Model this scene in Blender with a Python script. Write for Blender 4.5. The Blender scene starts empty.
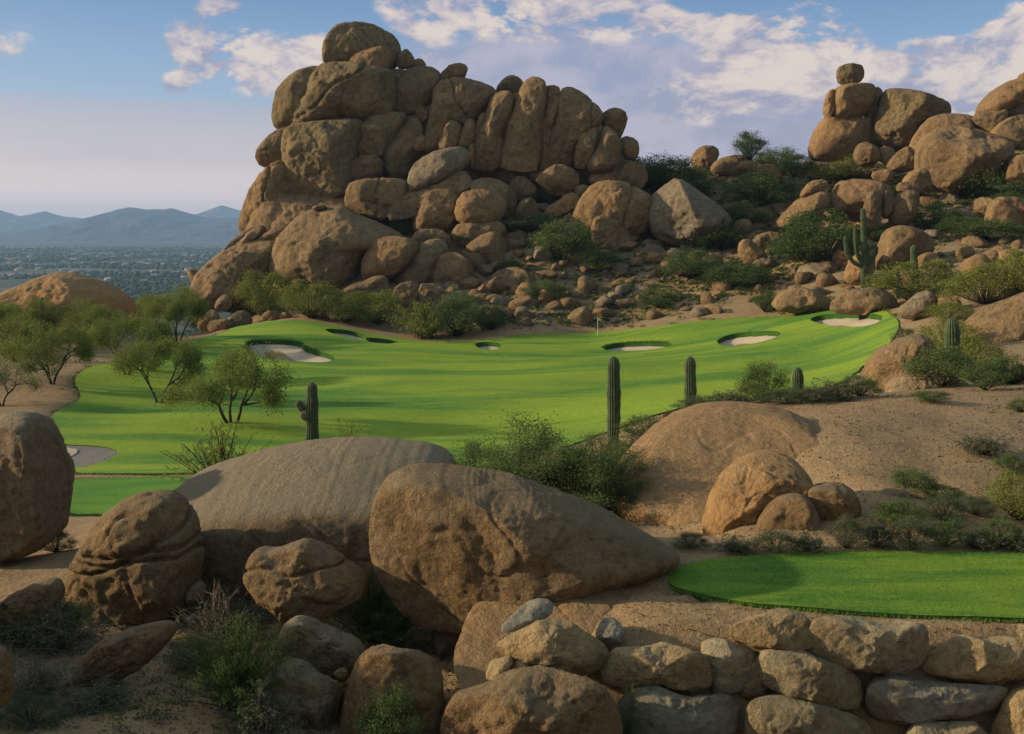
SUN_Y = 0.05
SUN_STRENGTH = 4.5
SKYG = 0.78
HAZE = 9e-5
HAZE_IN = (0.11,0.16,0.23)
EXPO = 0.32
import bpy, math, random
import numpy as np
from mathutils import Vector
from mathutils.geometry import delaunay_2d_cdt

# ------------------------------------------------------------------ scene basics
scene = bpy.context.scene
COL = scene.collection
PITCH = math.radians(7.9)
FPX, CX, CY = 1000.0, 512.0, 367.0
CP, SP = math.cos(PITCH), math.sin(PITCH)

def ray(px, py):
    u = (px - CX) / FPX
    v = -(py - CY) / FPX
    return np.array([u, CP + v * SP, -SP + v * CP])

def at(px, py, D):
    """the world point seen at pixel px, py at the distance D along +Y"""
    r = ray(px, py)
    return r * (D / r[1])

def P(s):
    return [tuple(float(c) for c in p.split(',')) for p in s.split()]

# ------------------------------------------------------------------ numpy noise
def _hash(ix, iy, iz, seed):
    h = (ix.astype(np.int64) * 374761393 + iy.astype(np.int64) * 668265263 +
         iz.astype(np.int64) * 2147483647 + seed * 1274126177) & 0xFFFFFFFF
    h = ((h ^ (h >> 13)) * 1274126177) & 0xFFFFFFFF
    h = ((h ^ (h >> 16)) * 2246822519) & 0xFFFFFFFF
    h = h ^ (h >> 15)
    return h

def gnoise(p, seed=0):
    """gradient noise, p (n,3) -> (n,), about -1..1"""
    i = np.floor(p).astype(np.int64)
    f = p - i
    w = f * f * f * (f * (f * 6 - 15) + 10)
    out = np.zeros(len(p))
    for dx in (0, 1):
        wx = w[:, 0] if dx else 1 - w[:, 0]
        for dy in (0, 1):
            wy = w[:, 1] if dy else 1 - w[:, 1]
            for dz in (0, 1):
                wz = w[:, 2] if dz else 1 - w[:, 2]
                h = _hash(i[:, 0] + dx, i[:, 1] + dy, i[:, 2] + dz, seed)
                gx = ((h & 1023) / 511.5 - 1)
                gy = (((h >> 10) & 1023) / 511.5 - 1)
                gz = (((h >> 20) & 1023) / 511.5 - 1)
                out += wx * wy * wz * (gx * (f[:, 0] - dx) + gy * (f[:, 1] - dy) + gz * (f[:, 2] - dz))
    return out * 1.5

def fbm(p, octaves=4, seed=0, gain=0.5):
    a, s, out = 1.0, 1.0, np.zeros(len(p))
    for o in range(octaves):
        out += a * gnoise(p * s + 17.3 * o, seed + o)
        a *= gain
        s *= 2.03
    return out

def sstep(a, b, x):
    t = np.clip((x - a) / (b - a), 0, 1)
    return t * t * (3 - 2 * t)

# ------------------------------------------------------------------ object helpers
def mesh_np(name, verts, faces, mat=None, smooth=True):
    """faces: (n,3) or (n,4) array, or list of arrays of both"""
    me = bpy.data.meshes.new(name)
    verts = np.asarray(verts, dtype=np.float32)
    if not isinstance(faces, list):
        faces = [faces]
    faces = [np.asarray(f, dtype=np.int32) for f in faces if len(f)]
    me.vertices.add(len(verts))
    me.vertices.foreach_set('co', verts.ravel())
    nl = sum(f.size for f in faces)
    nf = sum(len(f) for f in faces)
    me.loops.add(nl)
    me.loops.foreach_set('vertex_index', np.concatenate([f.ravel() for f in faces]))
    me.polygons.add(nf)
    tot = np.concatenate([np.full(len(f), f.shape[1], np.int32) for f in faces])
    st = np.concatenate([[0], np.cumsum(tot)[:-1]]).astype(np.int32)
    me.polygons.foreach_set('loop_start', st)
    me.polygons.foreach_set('loop_total', tot)
    me.update(calc_edges=True)
    me.validate()
    if smooth:
        me.polygons.foreach_set('use_smooth', np.ones(len(me.polygons), dtype=bool))
    if mat is not None:
        me.materials.append(mat)
    return me

def obj(name, me, loc=(0, 0, 0), parent=None, rotz=0.0, scale=(1, 1, 1)):
    o = bpy.data.objects.new(name, me)
    COL.objects.link(o)
    o.location = loc
    o.rotation_euler = (0, 0, rotz)
    o.scale = scale
    if parent is not None:
        o.parent = parent
    return o

def tag(o, label=None, cat=None, group=None, kind=None):
    if label: o['label'] = label
    if cat: o['category'] = cat
    if group: o['group'] = group
    if kind: o['kind'] = kind
    return o

def copy_thing(src, loc, rotz=0.0, scale=(1, 1, 1), label=None, group=None):
    r = src.copy()
    COL.objects.link(r)
    r.location = loc
    r.rotation_euler = (0, 0, rotz)
    r.scale = scale
    if label: r['label'] = label
    if group:
        r['group'] = group
    elif 'group' in r:
        del r['group']
    for ch in list(src.children):
        c = ch.copy()
        COL.objects.link(c)
        c.parent = r
        for g in list(ch.children):
            d = g.copy()
            COL.objects.link(d)
            d.parent = c
    return r

# ------------------------------------------------------------------ node helper
class NT:
    def __init__(self, tree):
        self.t = tree
        self.n = tree.nodes
        self.l = tree.links
    def node(self, typ, **kw):
        n = self.n.new(typ)
        for k, v in kw.items():
            if k.startswith('i_'):
                self.set(n, k[2:], v)
            else:
                setattr(n, k, v)
        return n
    def set(self, n, key, v):
        key = key.replace('_', ' ')
        inp = None
        for s in n.inputs:
            if s.name.lower() == key.lower() and s.enabled:
                inp = s
                break
        if inp is None:
            inp = n.inputs[int(key)]
        self.plug(inp, v)
    def plug(self, inp, v):
        if hasattr(v, 'is_output') or isinstance(v, bpy.types.NodeSocket):
            self.l.new(v, inp)
        else:
            inp.default_value = v
    def math(self, op, a, b=0.0, c=None, clamp=False):
        n = self.n.new('ShaderNodeMath')
        n.operation = op
        n.use_clamp = clamp
        self.plug(n.inputs[0], a)
        self.plug(n.inputs[1], b)
        if c is not None: self.plug(n.inputs[2], c)
        return n.outputs[0]
    def vmath(self, op, a, b=None, scale=None):
        n = self.n.new('ShaderNodeVectorMath')
        n.operation = op
        self.plug(n.inputs[0], a)
        if b is not None: self.plug(n.inputs[1], b)
        if scale is not None: self.plug(n.inputs['Scale'], scale)
        return n.outputs['Value'] if op in ('LENGTH', 'DISTANCE', 'DOT_PRODUCT') else n.outputs[0]
    def noise(self, vec, scale, detail=3.0, rough=0.55, dist=0.0):
        n = self.n.new('ShaderNodeTexNoise')
        self.plug(n.inputs['Vector'], vec)
        n.inputs['Scale'].default_value = scale
        n.inputs['Detail'].default_value = detail
        n.inputs['Roughness'].default_value = rough
        n.inputs['Distortion'].default_value = dist
        return n.outputs['Fac']
    def maprange(self, v, a, b, c=0.0, d=1.0, smooth=True):
        n = self.n.new('ShaderNodeMapRange')
        if smooth: n.interpolation_type = 'SMOOTHSTEP'
        self.plug(n.inputs[0], v)
        for k, x in zip((1, 2, 3, 4), (a, b, c, d)):
            self.plug(n.inputs[k], x)
        return n.outputs[0]
    def mix(self, fac, a, b, blend='MIX'):
        n = self.n.new('ShaderNodeMix')
        n.data_type = 'RGBA'
        n.blend_type = blend
        def c4(c):
            return (*c, 1.0) if isinstance(c, tuple) and len(c) == 3 else c
        self.plug(n.inputs[0], fac)
        self.plug(n.inputs[6], c4(a))
        self.plug(n.inputs[7], c4(b))
        return n.outputs[2]

def new_mat(name):
    m = bpy.data.materials.new(name)
    m.use_nodes = True
    m.node_tree.nodes.clear()
    nt = NT(m.node_tree)
    out = nt.node('ShaderNodeOutputMaterial')
    return m, nt, out
# ------------------------------------------------------------------ materials
def rock_mat(name, c_warm, c_brown, c_grey, s=1.0, grey_amt=0.35, streak=0.5, bump=1.0, speck=0.5, topgrey=0.0):
    """weathered granite; s = texture frequency (1 near the camera, smaller far away)"""
    m, nt, out = new_mat(name)
    c_warm, c_brown, c_grey = [(c[0] * 1.06, c[1] * 0.97, c[2] * 0.80) for c in (c_warm, c_brown, c_grey)]
    geo = nt.node('ShaderNodeNewGeometry')
    oi = nt.node('ShaderNodeObjectInfo')
    off = nt.vmath('SCALE', (31.0, 17.0, 23.0), scale=oi.outputs['Random'])
    pos = nt.vmath('ADD', geo.outputs['Position'], off)
    n_big = nt.noise(pos, 0.42 * s, 4, 0.55, 0.6)
    n_mid = nt.noise(pos, 1.9 * s, 6, 0.68, 0.1)
    n_fin = nt.noise(pos, 15.0 * s, 5, 0.75)
    n_spk = nt.noise(pos, 38.0 * s, 2, 0.7)
    n_mot = nt.noise(pos, 5.5 * s, 5, 0.7, 0.2)
    stv = nt.vmath('MULTIPLY', pos, (1.0, 1.0, 0.13))
    n_str = nt.noise(stv, 1.9 * s, 5, 0.65, 0.15)
    col = nt.mix(nt.maprange(n_big, 0.36, 0.64), c_warm, c_brown)
    col = nt.mix(nt.math('MULTIPLY', nt.maprange(n_mid, 0.42, 0.68), grey_amt), col, c_grey)
    # per boulder tint
    col = nt.mix(nt.math('MULTIPLY', nt.maprange(oi.outputs['Random'], 0.0, 1.0, 0.0, 1.0, False), 0.45), col,
                 nt.mix(nt.maprange(n_big, 0.4, 0.6), c_grey, c_brown))
    # desert varnish running down the faces
    dark = tuple(c * 0.42 for c in c_brown)
    sn = nt.node('ShaderNodeSeparateXYZ')
    nt.l.new(geo.outputs['Normal'], sn.inputs[0])
    steep = nt.maprange(sn.outputs[2], 0.65, 0.25)
    col = nt.mix(nt.math('MULTIPLY', nt.math('MULTIPLY', nt.maprange(n_str, 0.52, 0.74), streak), steep), col, dark)
    # mottling
    col = nt.mix(nt.math('MULTIPLY', nt.maprange(n_mot, 0.50, 0.36), 0.55), col, dark)
    col = nt.mix(nt.math('MULTIPLY', nt.maprange(n_mot, 0.54, 0.68), 0.40), col, tuple(min(1, c * 1.45 + 0.01) for c in c_warm))
    # crystals and lichen
    light = tuple(min(1, c * 1.5 + 0.02) for c in c_warm)
    col = nt.mix(nt.math('MULTIPLY', nt.maprange(n_fin, 0.52, 0.74), 0.45 * speck), col, light)
    col = nt.mix(nt.math('MULTIPLY', nt.maprange(n_fin, 0.46, 0.28), 0.75 * speck), col, dark)
    col = nt.mix(nt.math('MULTIPLY', nt.maprange(n_spk, 0.60, 0.72), 0.5 * speck), col, (0.42, 0.36, 0.29))
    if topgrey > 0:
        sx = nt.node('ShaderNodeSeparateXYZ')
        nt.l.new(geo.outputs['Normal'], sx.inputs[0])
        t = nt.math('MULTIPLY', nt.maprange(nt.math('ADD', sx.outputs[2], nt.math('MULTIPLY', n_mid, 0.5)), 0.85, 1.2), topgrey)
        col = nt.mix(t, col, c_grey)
    # lichen patches
    vor = nt.noise(pos, 5.0 * s, 3, 0.6, 1.5)
    col = nt.mix(nt.math('MULTIPLY', nt.maprange(vor, 0.64, 0.72), 0.25), col, (0.25, 0.25, 0.19))
    b = nt.node('ShaderNodeBsdfPrincipled')
    nt.l.new(col, b.inputs['Base Color'])
    b.inputs['Roughness'].default_value = 0.93
    b.inputs['Specular IOR Level'].default_value = 0.15
    h = nt.math('ADD', nt.math('MULTIPLY', n_mid, 0.7), nt.math('MULTIPLY', n_fin, 0.40))
    h = nt.math('ADD', h, nt.math('MULTIPLY', n_mot, 0.55))
    h = nt.math('ADD', h, nt.math('MULTIPLY', n_spk, 0.10))
    h = nt.math('ADD', h, nt.math('MULTIPLY', nt.math('MULTIPLY', n_str, 0.12), steep))
    bp = nt.node('ShaderNodeBump')
    bp.inputs['Strength'].default_value = 1.0 * bump
    bp.inputs['Distance'].default_value = 0.16 / s
    nt.l.new(h, bp.inputs['Height'])
    nt.l.new(bp.outputs[0], b.inputs['Normal'])
    nt.l.new(b.outputs[0], out.inputs[0])
    return m

M = {}
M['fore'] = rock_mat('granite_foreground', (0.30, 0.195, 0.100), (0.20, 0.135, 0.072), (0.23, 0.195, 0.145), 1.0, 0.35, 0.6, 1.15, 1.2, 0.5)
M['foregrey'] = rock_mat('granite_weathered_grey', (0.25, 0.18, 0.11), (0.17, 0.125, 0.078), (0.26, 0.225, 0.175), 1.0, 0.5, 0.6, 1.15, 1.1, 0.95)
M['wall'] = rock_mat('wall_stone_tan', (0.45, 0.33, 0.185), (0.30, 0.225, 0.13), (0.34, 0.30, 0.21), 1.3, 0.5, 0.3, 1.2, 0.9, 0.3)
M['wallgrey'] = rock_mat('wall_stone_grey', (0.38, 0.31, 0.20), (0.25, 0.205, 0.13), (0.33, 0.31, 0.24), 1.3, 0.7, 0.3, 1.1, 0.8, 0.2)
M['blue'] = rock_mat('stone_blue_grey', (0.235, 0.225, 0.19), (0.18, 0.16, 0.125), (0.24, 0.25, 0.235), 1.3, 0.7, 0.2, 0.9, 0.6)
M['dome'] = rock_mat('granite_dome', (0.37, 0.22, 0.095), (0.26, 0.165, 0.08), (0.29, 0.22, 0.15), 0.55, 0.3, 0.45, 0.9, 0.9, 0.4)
M['crag'] = rock_mat('granite_crag', (0.30, 0.205, 0.115), (0.205, 0.145, 0.085), (0.235, 0.195, 0.135), 0.26, 0.45, 0.75, 1.1, 0.9)
M['cragolive'] = rock_mat('granite_crag_olive', (0.25, 0.19, 0.105), (0.175, 0.135, 0.08), (0.21, 0.185, 0.125), 0.26, 0.5, 0.75, 1.1, 0.9)
M['cragwarm'] = rock_mat('granite_crag_orange', (0.34, 0.215, 0.11), (0.24, 0.16, 0.088), (0.25, 0.20, 0.14), 0.3, 0.3, 0.7, 1.1, 0.9)
M['craggrey'] = rock_mat('granite_crag_grey', (0.24, 0.195, 0.14), (0.19, 0.15, 0.11), (0.27, 0.24, 0.195), 0.3, 0.7, 0.5, 1.0, 0.8)
M['pale'] = rock_mat('granite_pale', (0.37, 0.28, 0.18), (0.28, 0.205, 0.125), (0.32, 0.28, 0.22), 0.5, 0.5, 0.2, 0.9, 0.5)

def ground_mat():
    m, nt, out = new_mat('desert_soil')
    geo = nt.node('ShaderNodeNewGeometry')
    pos = geo.outputs['Position']
    n1 = nt.noise(pos, 0.07, 4, 0.6, 0.4)
    n2 = nt.noise(pos, 0.7, 5, 0.65)
    n3 = nt.noise(pos, 9.0, 5, 0.75)
    n4 = nt.noise(pos, 2.6, 4, 0.7)
    col = nt.mix(nt.maprange(n1, 0.38, 0.62), (0.325, 0.21, 0.105), (0.25, 0.18, 0.105))
    col = nt.mix(nt.math('MULTIPLY', nt.maprange(n2, 0.45, 0.7), 0.5), col, (0.14, 0.10, 0.065))
    col = nt.mix(nt.math('MULTIPLY', nt.maprange(n3, 0.5, 0.72), 0.8), col, (0.42, 0.30, 0.17))
    col = nt.mix(nt.math('MULTIPLY', nt.maprange(n3, 0.45, 0.3), 0.7), col, (0.10, 0.07, 0.045))
    col = nt.mix(nt.math('MULTIPLY', nt.maprange(n4, 0.58, 0.7), 0.35), col, (0.11, 0.11, 0.06))
    # sunlit plain far out: dusty green scrub
    ln = nt.vmath('LENGTH', pos)
    far = nt.maprange(ln, 260.0, 600.0)
    nf = nt.noise(pos, 0.02, 6, 0.7)
    nf2 = nt.noise(pos, 0.0016, 4, 0.6)
    fcol = nt.mix(nt.maprange(nf, 0.35, 0.6), (0.12, 0.115, 0.075), (0.035, 0.055, 0.027))
    fcol = nt.mix(nt.math('MULTIPLY', nt.maprange(nf2, 0.5, 0.62), 0.5), fcol, (0.19, 0.18, 0.14))
    col = nt.mix(far, col, fcol)
    b = nt.node('ShaderNodeBsdfPrincipled')
    nt.l.new(col, b.inputs['Base Color'])
    b.inputs['Roughness'].default_value = 0.95
    b.inputs['Specular IOR Level'].default_value = 0.1
    bp = nt.node('ShaderNodeBump')
    bp.inputs['Strength'].default_value = 0.8
    bp.inputs['Distance'].default_value = 0.12
    nt.l.new(nt.math('ADD', nt.math('MULTIPLY', n3, 0.5), n4), bp.inputs['Height'])
    nt.l.new(bp.outputs[0], b.inputs['Normal'])
    nt.l.new(b.outputs[0], out.inputs[0])
    return m
M['ground'] = ground_mat()

def grass_mat(name, a, b_, c, stripe=0.12, fine=30.0):
    m, nt, out = new_mat(name)
    geo = nt.node('ShaderNodeNewGeometry')
    pos = geo.outputs['Position']
    n1 = nt.noise(nt.vmath('MULTIPLY', pos, (0.25, 1.0, 0.0)), stripe, 4, 0.6, 0.5)
    n2 = nt.noise(pos, 0.9, 4, 0.7)
    n3 = nt.noise(pos, fine, 3, 0.8)
    n5 = nt.noise(pos, fine * 0.2, 4, 0.75)
    n0 = nt.noise(nt.vmath('MULTIPLY', pos, (0.12, 1.0, 0.0)), stripe * 3.0, 3, 0.6, 0.3)
    col = nt.mix(nt.maprange(nt.math('ADD', nt.math('MULTIPLY', n1, 0.65), nt.math('MULTIPLY', n0, 0.35)), 0.40, 0.58), a, b_)
    col = nt.mix(nt.math('MULTIPLY', nt.maprange(n2, 0.4, 0.7), 0.5), col, c)
    col = nt.mix(nt.math('MULTIPLY', nt.maprange(n3, 0.4, 0.65), 0.45), col, tuple(x * 0.5 for x in a))
    col = nt.mix(nt.math('MULTIPLY', nt.maprange(n5, 0.5, 0.7), 0.3), col, tuple(x * 1.35 for x in b_))
    b = nt.node('ShaderNodeBsdfPrincipled')
    nt.l.new(col, b.inputs['Base Color'])
    b.inputs['Roughness'].default_value = 0.9
    b.inputs['Specular IOR Level'].default_value = 0.1
    bp = nt.node('ShaderNodeBump')
    bp.inputs['Strength'].default_value = 0.6
    bp.inputs['Distance'].default_value = 0.03
    nt.l.new(nt.math('ADD', n3, n5), bp.inputs['Height'])
    nt.l.new(bp.outputs[0], b.inputs['Normal'])
    nt.l.new(b.outputs[0], out.inputs[0])
    return m
M['fairway'] = grass_mat('fairway_grass', (0.080, 0.195, 0.032), (0.265, 0.350, 0.034), (0.165, 0.28, 0.032), 0.11, 12.0)
M['lawn'] = grass_mat('tee_lawn_grass', (0.075, 0.20, 0.030), (0.13, 0.26, 0.030), (0.10, 0.23, 0.030), 0.4, 20.0)
M['tee'] = grass_mat('tee_grass', (0.10, 0.22, 0.036), (0.215, 0.33, 0.042), (0.155, 0.275, 0.038), 1.2, 55.0)
M['turfedge'] = grass_mat('rough_turf', (0.03, 0.08, 0.015), (0.045, 0.11, 0.015), (0.03, 0.07, 0.012), 1.2, 8.0)

def simple_mat(name, c1, c2, scale, bump=0.3, rough=0.9, dist=0.05, spec=0.2):
    m, nt, out = new_mat(name)
    geo = nt.node('ShaderNodeNewGeometry')
    n = nt.noise(geo.outputs['Position'], scale, 5, 0.7)
    b = nt.node('ShaderNodeBsdfPrincipled')
    nt.l.new(nt.mix(nt.maprange(n, 0.35, 0.65), c1, c2), b.inputs['Base Color'])
    b.inputs['Roughness'].default_value = rough
    b.inputs['Specular IOR Level'].default_value = spec
    bp = nt.node('ShaderNodeBump')
    bp.inputs['Strength'].default_value = bump
    bp.inputs['Distance'].default_value = dist
    nt.l.new(n, bp.inputs['Height'])
    nt.l.new(bp.outputs[0], b.inputs['Normal'])
    nt.l.new(b.outputs[0], out.inputs[0])
    return m
M['sand'] = simple_mat('bunker_sand', (0.40, 0.325, 0.235), (0.46, 0.38, 0.275), 1.5, 0.3)
M['path'] = simple_mat('path_asphalt', (0.17, 0.15, 0.125), (0.22, 0.19, 0.16), 3.0, 0.3)
M['bark'] = simple_mat('bark', (0.065, 0.045, 0.032), (0.035, 0.027, 0.02), 12.0, 0.6)
M['twig'] = simple_mat('dry_twig', (0.20, 0.165, 0.12), (0.12, 0.095, 0.07), 12.0, 0.3)
M['white'] = simple_mat('pole_paint', (0.7, 0.7, 0.62), (0.62, 0.62, 0.55), 5.0, 0.05, 0.5)
M['flag'] = simple_mat('flag_yellow', (0.75, 0.52, 0.03), (0.70, 0.46, 0.03), 5.0, 0.05, 0.7)
M['stucco'] = simple_mat('stucco_wall', (0.40, 0.36, 0.31), (0.30, 0.26, 0.22), 0.05, 0.05)
M['rooftile'] = simple_mat('roof', (0.34, 0.30, 0.26), (0.24, 0.19, 0.16), 0.03, 0.05)
M['mount'] = simple_mat('mountain_scrub', (0.075, 0.07, 0.05), (0.045, 0.05, 0.035), 0.004, 0.5, 1.0, 20.0)
M['farwood'] = simple_mat('far_foliage', (0.028, 0.05, 0.018), (0.05, 0.075, 0.028), 0.02, 0.1)
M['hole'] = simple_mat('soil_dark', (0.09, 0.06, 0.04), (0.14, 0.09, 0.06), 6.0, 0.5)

def leaf_mat(name, c1, c2, scale=2.0, trans=0.35):
    m, nt, out = new_mat(name)
    geo = nt.node('ShaderNodeNewGeometry')
    oi = nt.node('ShaderNodeObjectInfo')
    n = nt.noise(geo.outputs['Position'], scale, 3, 0.6)
    rnd = geo.outputs['Random Per Island']
    f = nt.math('ADD', nt.math('MULTIPLY', nt.maprange(n, 0.35, 0.65), 0.6), nt.math('MULTIPLY', rnd, 0.4))
    col = nt.mix(f, c1, c2)
    col = nt.mix(nt.math('MULTIPLY', oi.outputs['Random'], 0.35), col, tuple((a + b) * 0.36 + 0.008 for a, b in zip(c1, c2)))
    d = nt.node('ShaderNodeBsdfDiffuse')
    t = nt.node('ShaderNodeBsdfTranslucent')
    nt.l.new(col, d.inputs[0])
    nt.l.new(nt.mix(0.5, col, (0.16, 0.19, 0.03)), t.inputs[0])
    mx = nt.node('ShaderNodeMixShader')
    mx.inputs[0].default_value = trans
    nt.l.new(d.outputs[0], mx.inputs[1])
    nt.l.new(t.outputs[0], mx.inputs[2])
    nt.l.new(mx.outputs[0], out.inputs[0])
    return m
M['leaf_tree'] = leaf_mat('leaf_mesquite', (0.13, 0.16, 0.04), (0.26, 0.29, 0.08), 1.0)
M['leaf_grey'] = leaf_mat('leaf_ironwood', (0.12, 0.135, 0.07), (0.20, 0.215, 0.12), 1.0)
M['leaf_green'] = leaf_mat('leaf_creosote', (0.075, 0.115, 0.042), (0.17, 0.215, 0.085), 1.5)
M['leaf_dark'] = leaf_mat('leaf_broom', (0.045, 0.083, 0.028), (0.11, 0.16, 0.055), 2.0)
M['leaf_yellow'] = leaf_mat('leaf_paloverde', (0.16, 0.18, 0.04), (0.27, 0.29, 0.075), 1.0)
M['leaf_sage'] = leaf_mat('leaf_bursage', (0.085, 0.10, 0.06), (0.14, 0.155, 0.09), 3.0)
M['cactus'] = simple_mat('saguaro_skin', (0.045, 0.075, 0.03), (0.07, 0.095, 0.04), 2.0, 0.3, 0.6)
M['spine'] = simple_mat('saguaro_spines', (0.42, 0.36, 0.22), (0.34, 0.28, 0.17), 8.0, 0.0, 0.8)
# ------------------------------------------------------------------ terrain height
CTRL = []
def cp(px, py, D):
    p = at(px, py, D); CTRL.append(p)
def cz(x, y, z):
    CTRL.append(np.array([x, y, z], float))
# under and beside the camera
for x in (-14, -5, 5, 14): cz(x, 1, -2.6)
cz(-8, 7, -5.2); cz(0, 7.5, -5.4); cz(8, 7, -5.4)
# rocky foreground left
cp(20, 728, 13.0); cp(120, 715, 13.4); cp(230, 715, 13.7); cp(330, 730, 13.9); cp(420, 730, 14.3); cp(470, 700, 15.2)
cp(40, 640, 16.4); cp(180, 640, 17.1); cp(260, 650, 16.5); cp(350, 640, 17.2); cp(440, 640, 17.8); cp(470, 640, 17.8)
cp(-60, 640, 15.8); cp(-150, 600, 18.0)
cp(20, 570, 20.5); cp(80, 555, 21.5); cp(150, 560, 21.0); cp(260, 598, 20.3); cp(350, 600, 20.2); cp(430, 605, 19.6)
cp(30, 540, 26.0); cp(90, 525, 30.0); cp(200, 500, 31.0); cp(-80, 540, 26.0)
# near lawn
cp(70, 514, 33.0); cp(120, 513, 33.0); cp(300, 513, 33.0); cp(430, 510, 33.0); cp(60, 480, 40.0); cp(180, 479, 40.0); cp(320, 479, 40.0); cp(440, 480, 40.0)
cp(-100, 500, 36.0); cp(-150, 470, 46.0)
# tee hill
cz(1.5, 19.5, -6.5); cz(4, 21, -6.9); cz(8, 21, -6.9); cz(13, 21, -6.8); cz(18, 20, -6.6)
# gully and bushes
cp(520, 505, 30.0); cp(600, 500, 29.0); cp(560, 460, 38.0); cp(620, 440, 42.0); cp(500, 480, 40.0); cp(470, 480, 42.0)
# gravel slope on the right
cp(720, 520, 23.5); cp(830, 510, 25.0); cp(930, 500, 25.5); cp(1010, 500, 25.0); cp(1100, 500, 25.0)
cp(700, 450, 33.5); cp(655, 510, 29.5); cp(650, 470, 34.0); cp(690, 545, 23.5); cp(800, 432, 30.2); cp(850, 452, 27.6); cp(900, 450, 28.2); cp(950, 430, 31.0); cp(1000, 450, 28.5); cp(1120, 450, 29.0); cp(850, 480, 24.6); cp(940, 480, 25.2)
cp(645, 430, 42.5); cp(720, 403, 40.0); cp(790, 403, 38.5); cp(850, 398, 38.5); cp(930, 395, 39.0); cp(1010, 392, 39.0); cp(1120, 388, 39.0)
cp(640, 425, 47.0); cp(720, 408, 47.0); cp(800, 402, 46.0); cp(850, 390, 50.0); cp(920, 380, 52.0); cp(1000, 372, 52.0); cp(1150, 360, 52.0)
# fairway
cp(60, 470, 50.0); cp(200, 466, 50.0); cp(340, 462, 50.0); cp(460, 462, 50.0); cp(20, 440, 58.0)
cp(80, 440, 60.0); cp(200, 440, 60.0); cp(320, 440, 60.0); cp(450, 440, 60.0); cp(560, 440, 60.0)
cp(100, 405, 73.0); cp(210, 415, 70.0); cp(330, 405, 74.0); cp(450, 403, 75.0); cp(580, 403, 73.0); cp(680, 400, 70.0)
cp(100, 375, 86.0); cp(200, 370, 92.0); cp(300, 373, 92.0); cp(420, 370, 94.0); cp(540, 370, 93.0); cp(650, 370, 90.0); cp(740, 372, 84.0); cp(820, 375, 76.0)
cp(60, 400, 72.0); cp(-60, 400, 72.0); cp(-60, 440, 60.0); cp(40, 375, 84.0); cp(-100, 370, 88.0)
cp(150, 352, 106.0); cp(300, 350, 110.0); cp(420, 348, 113.0); cp(540, 348, 113.0); cp(660, 350, 107.0); cp(760, 348, 99.0); cp(840, 352, 88.0); cp(880, 350, 82.0); cp(905, 350, 74.0)
cp(240, 335, 122.0); cp(290, 321, 130.0); cp(340, 326, 131.0); cp(430, 342, 125.0); cp(520, 335, 125.0); cp(600, 333, 126.0); cp(680, 325, 121.0); cp(760, 318, 117.0); cp(830, 312, 111.0); cp(880, 309, 106.0); cp(895, 322, 94.0)
cp(230, 347, 113.0); cp(60, 355, 104.0); cp(130, 340, 118.0); cp(-60, 350, 108.0); cp(10, 335, 125.0)
# rocky hill behind
cp(250, 325, 140.0); cp(400, 325, 135.0); cp(500, 325, 131.0); cp(600, 318, 132.0); cp(680, 308, 129.0); cp(740, 300, 127.0); cp(800, 300, 122.0); cp(870, 297, 115.0); cp(920, 300, 104.0)
cp(330, 290, 148.0); cp(430, 285, 145.0); cp(540, 285, 142.0); cp(620, 268, 146.0); cp(700, 262, 146.0); cp(780, 262, 141.0); cp(850, 262, 132.0); cp(900, 280, 118.0)
cp(350, 235, 158.0); cp(450, 235, 155.0); cp(540, 225, 156.0); cp(640, 220, 160.0); cp(700, 215, 162.0); cp(780, 215, 158.0); cp(860, 225, 147.0); cp(920, 240, 137.0)
cp(360, 190, 172.0); cp(470, 180, 170.0); cp(560, 180, 170.0); cp(640, 182, 175.0); cp(700, 175, 178.0); cp(780, 170, 178.0); cp(860, 172, 172.0); cp(930, 195, 160.0)
cp(900, 160, 178.0); cp(970, 185, 160.0); cp(1000, 210, 146.0); cp(1060, 200, 148.0); cp(1060, 150, 170.0)
cp(960, 240, 130.0); cp(1010, 245, 126.0); cp(1070, 245, 122.0); cp(960, 275, 112.0); cp(1010, 275, 106.0); cp(1080, 280, 98.0)
cp(930, 310, 92.0); cp(970, 310, 86.0); cp(1030, 320, 78.0); cp(1100, 320, 74.0); cp(900, 335, 84.0); cp(940, 345, 70.0); cp(1000, 350, 64.0); cp(1100, 345, 60.0)
cz(120, 120, 2.0); cz(120, 60, -5.0); cz(80, 30, -6.0); cz(120, 180, 15.0); cz(60, 45, -5.5)
# behind the ridge
cz(-10, 205, 8.0); cz(40, 215, 9.0); cz(90, 220, 11.0); cz(150, 230, 12.0); cz(-40, 200, -2.0)
# left side drops away
cz(-48, 150, -16.0); cz(-75, 140, -15.5); cz(-110, 120, -14.0); cz(-55, 185, -22.0); cz(-110, 170, -22.0)
cz(-60, 100, -12.8); cz(-110, 80, -12.0); cz(-60, 50, -10.5); cz(-110, 30, -9.0); cz(-40, 20, -6.5); cz(-20, 10, -5.5)
cz(-80, 230, -34.0); cz(-30, 250, -20.0); cz(-140, 220, -34.0)
CTRL = np.array(CTRL)

def _warp(x, y):
    s = np.maximum(y, 0.0) + 9.0
    return np.stack([x / s, 0.8 * np.log(s)], -1)
_cw = _warp(CTRL[:, 0], CTRL[:, 1])
_C = 0.035
_d = np.sqrt(((_cw[:, None] - _cw[None]) ** 2).sum(-1) + _C * _C)
_A = np.block([[_d - 0.0 * np.eye(len(_cw)), np.ones((len(_cw), 1)), _cw],
               [np.vstack([np.ones((1, len(_cw))), _cw.T]), np.zeros((3, 3))]])
_A[:len(_cw), :len(_cw)] -= 0.004 * np.eye(len(_cw))
_sol = np.linalg.solve(_A, np.concatenate([CTRL[:, 2], np.zeros(3)]))

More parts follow.
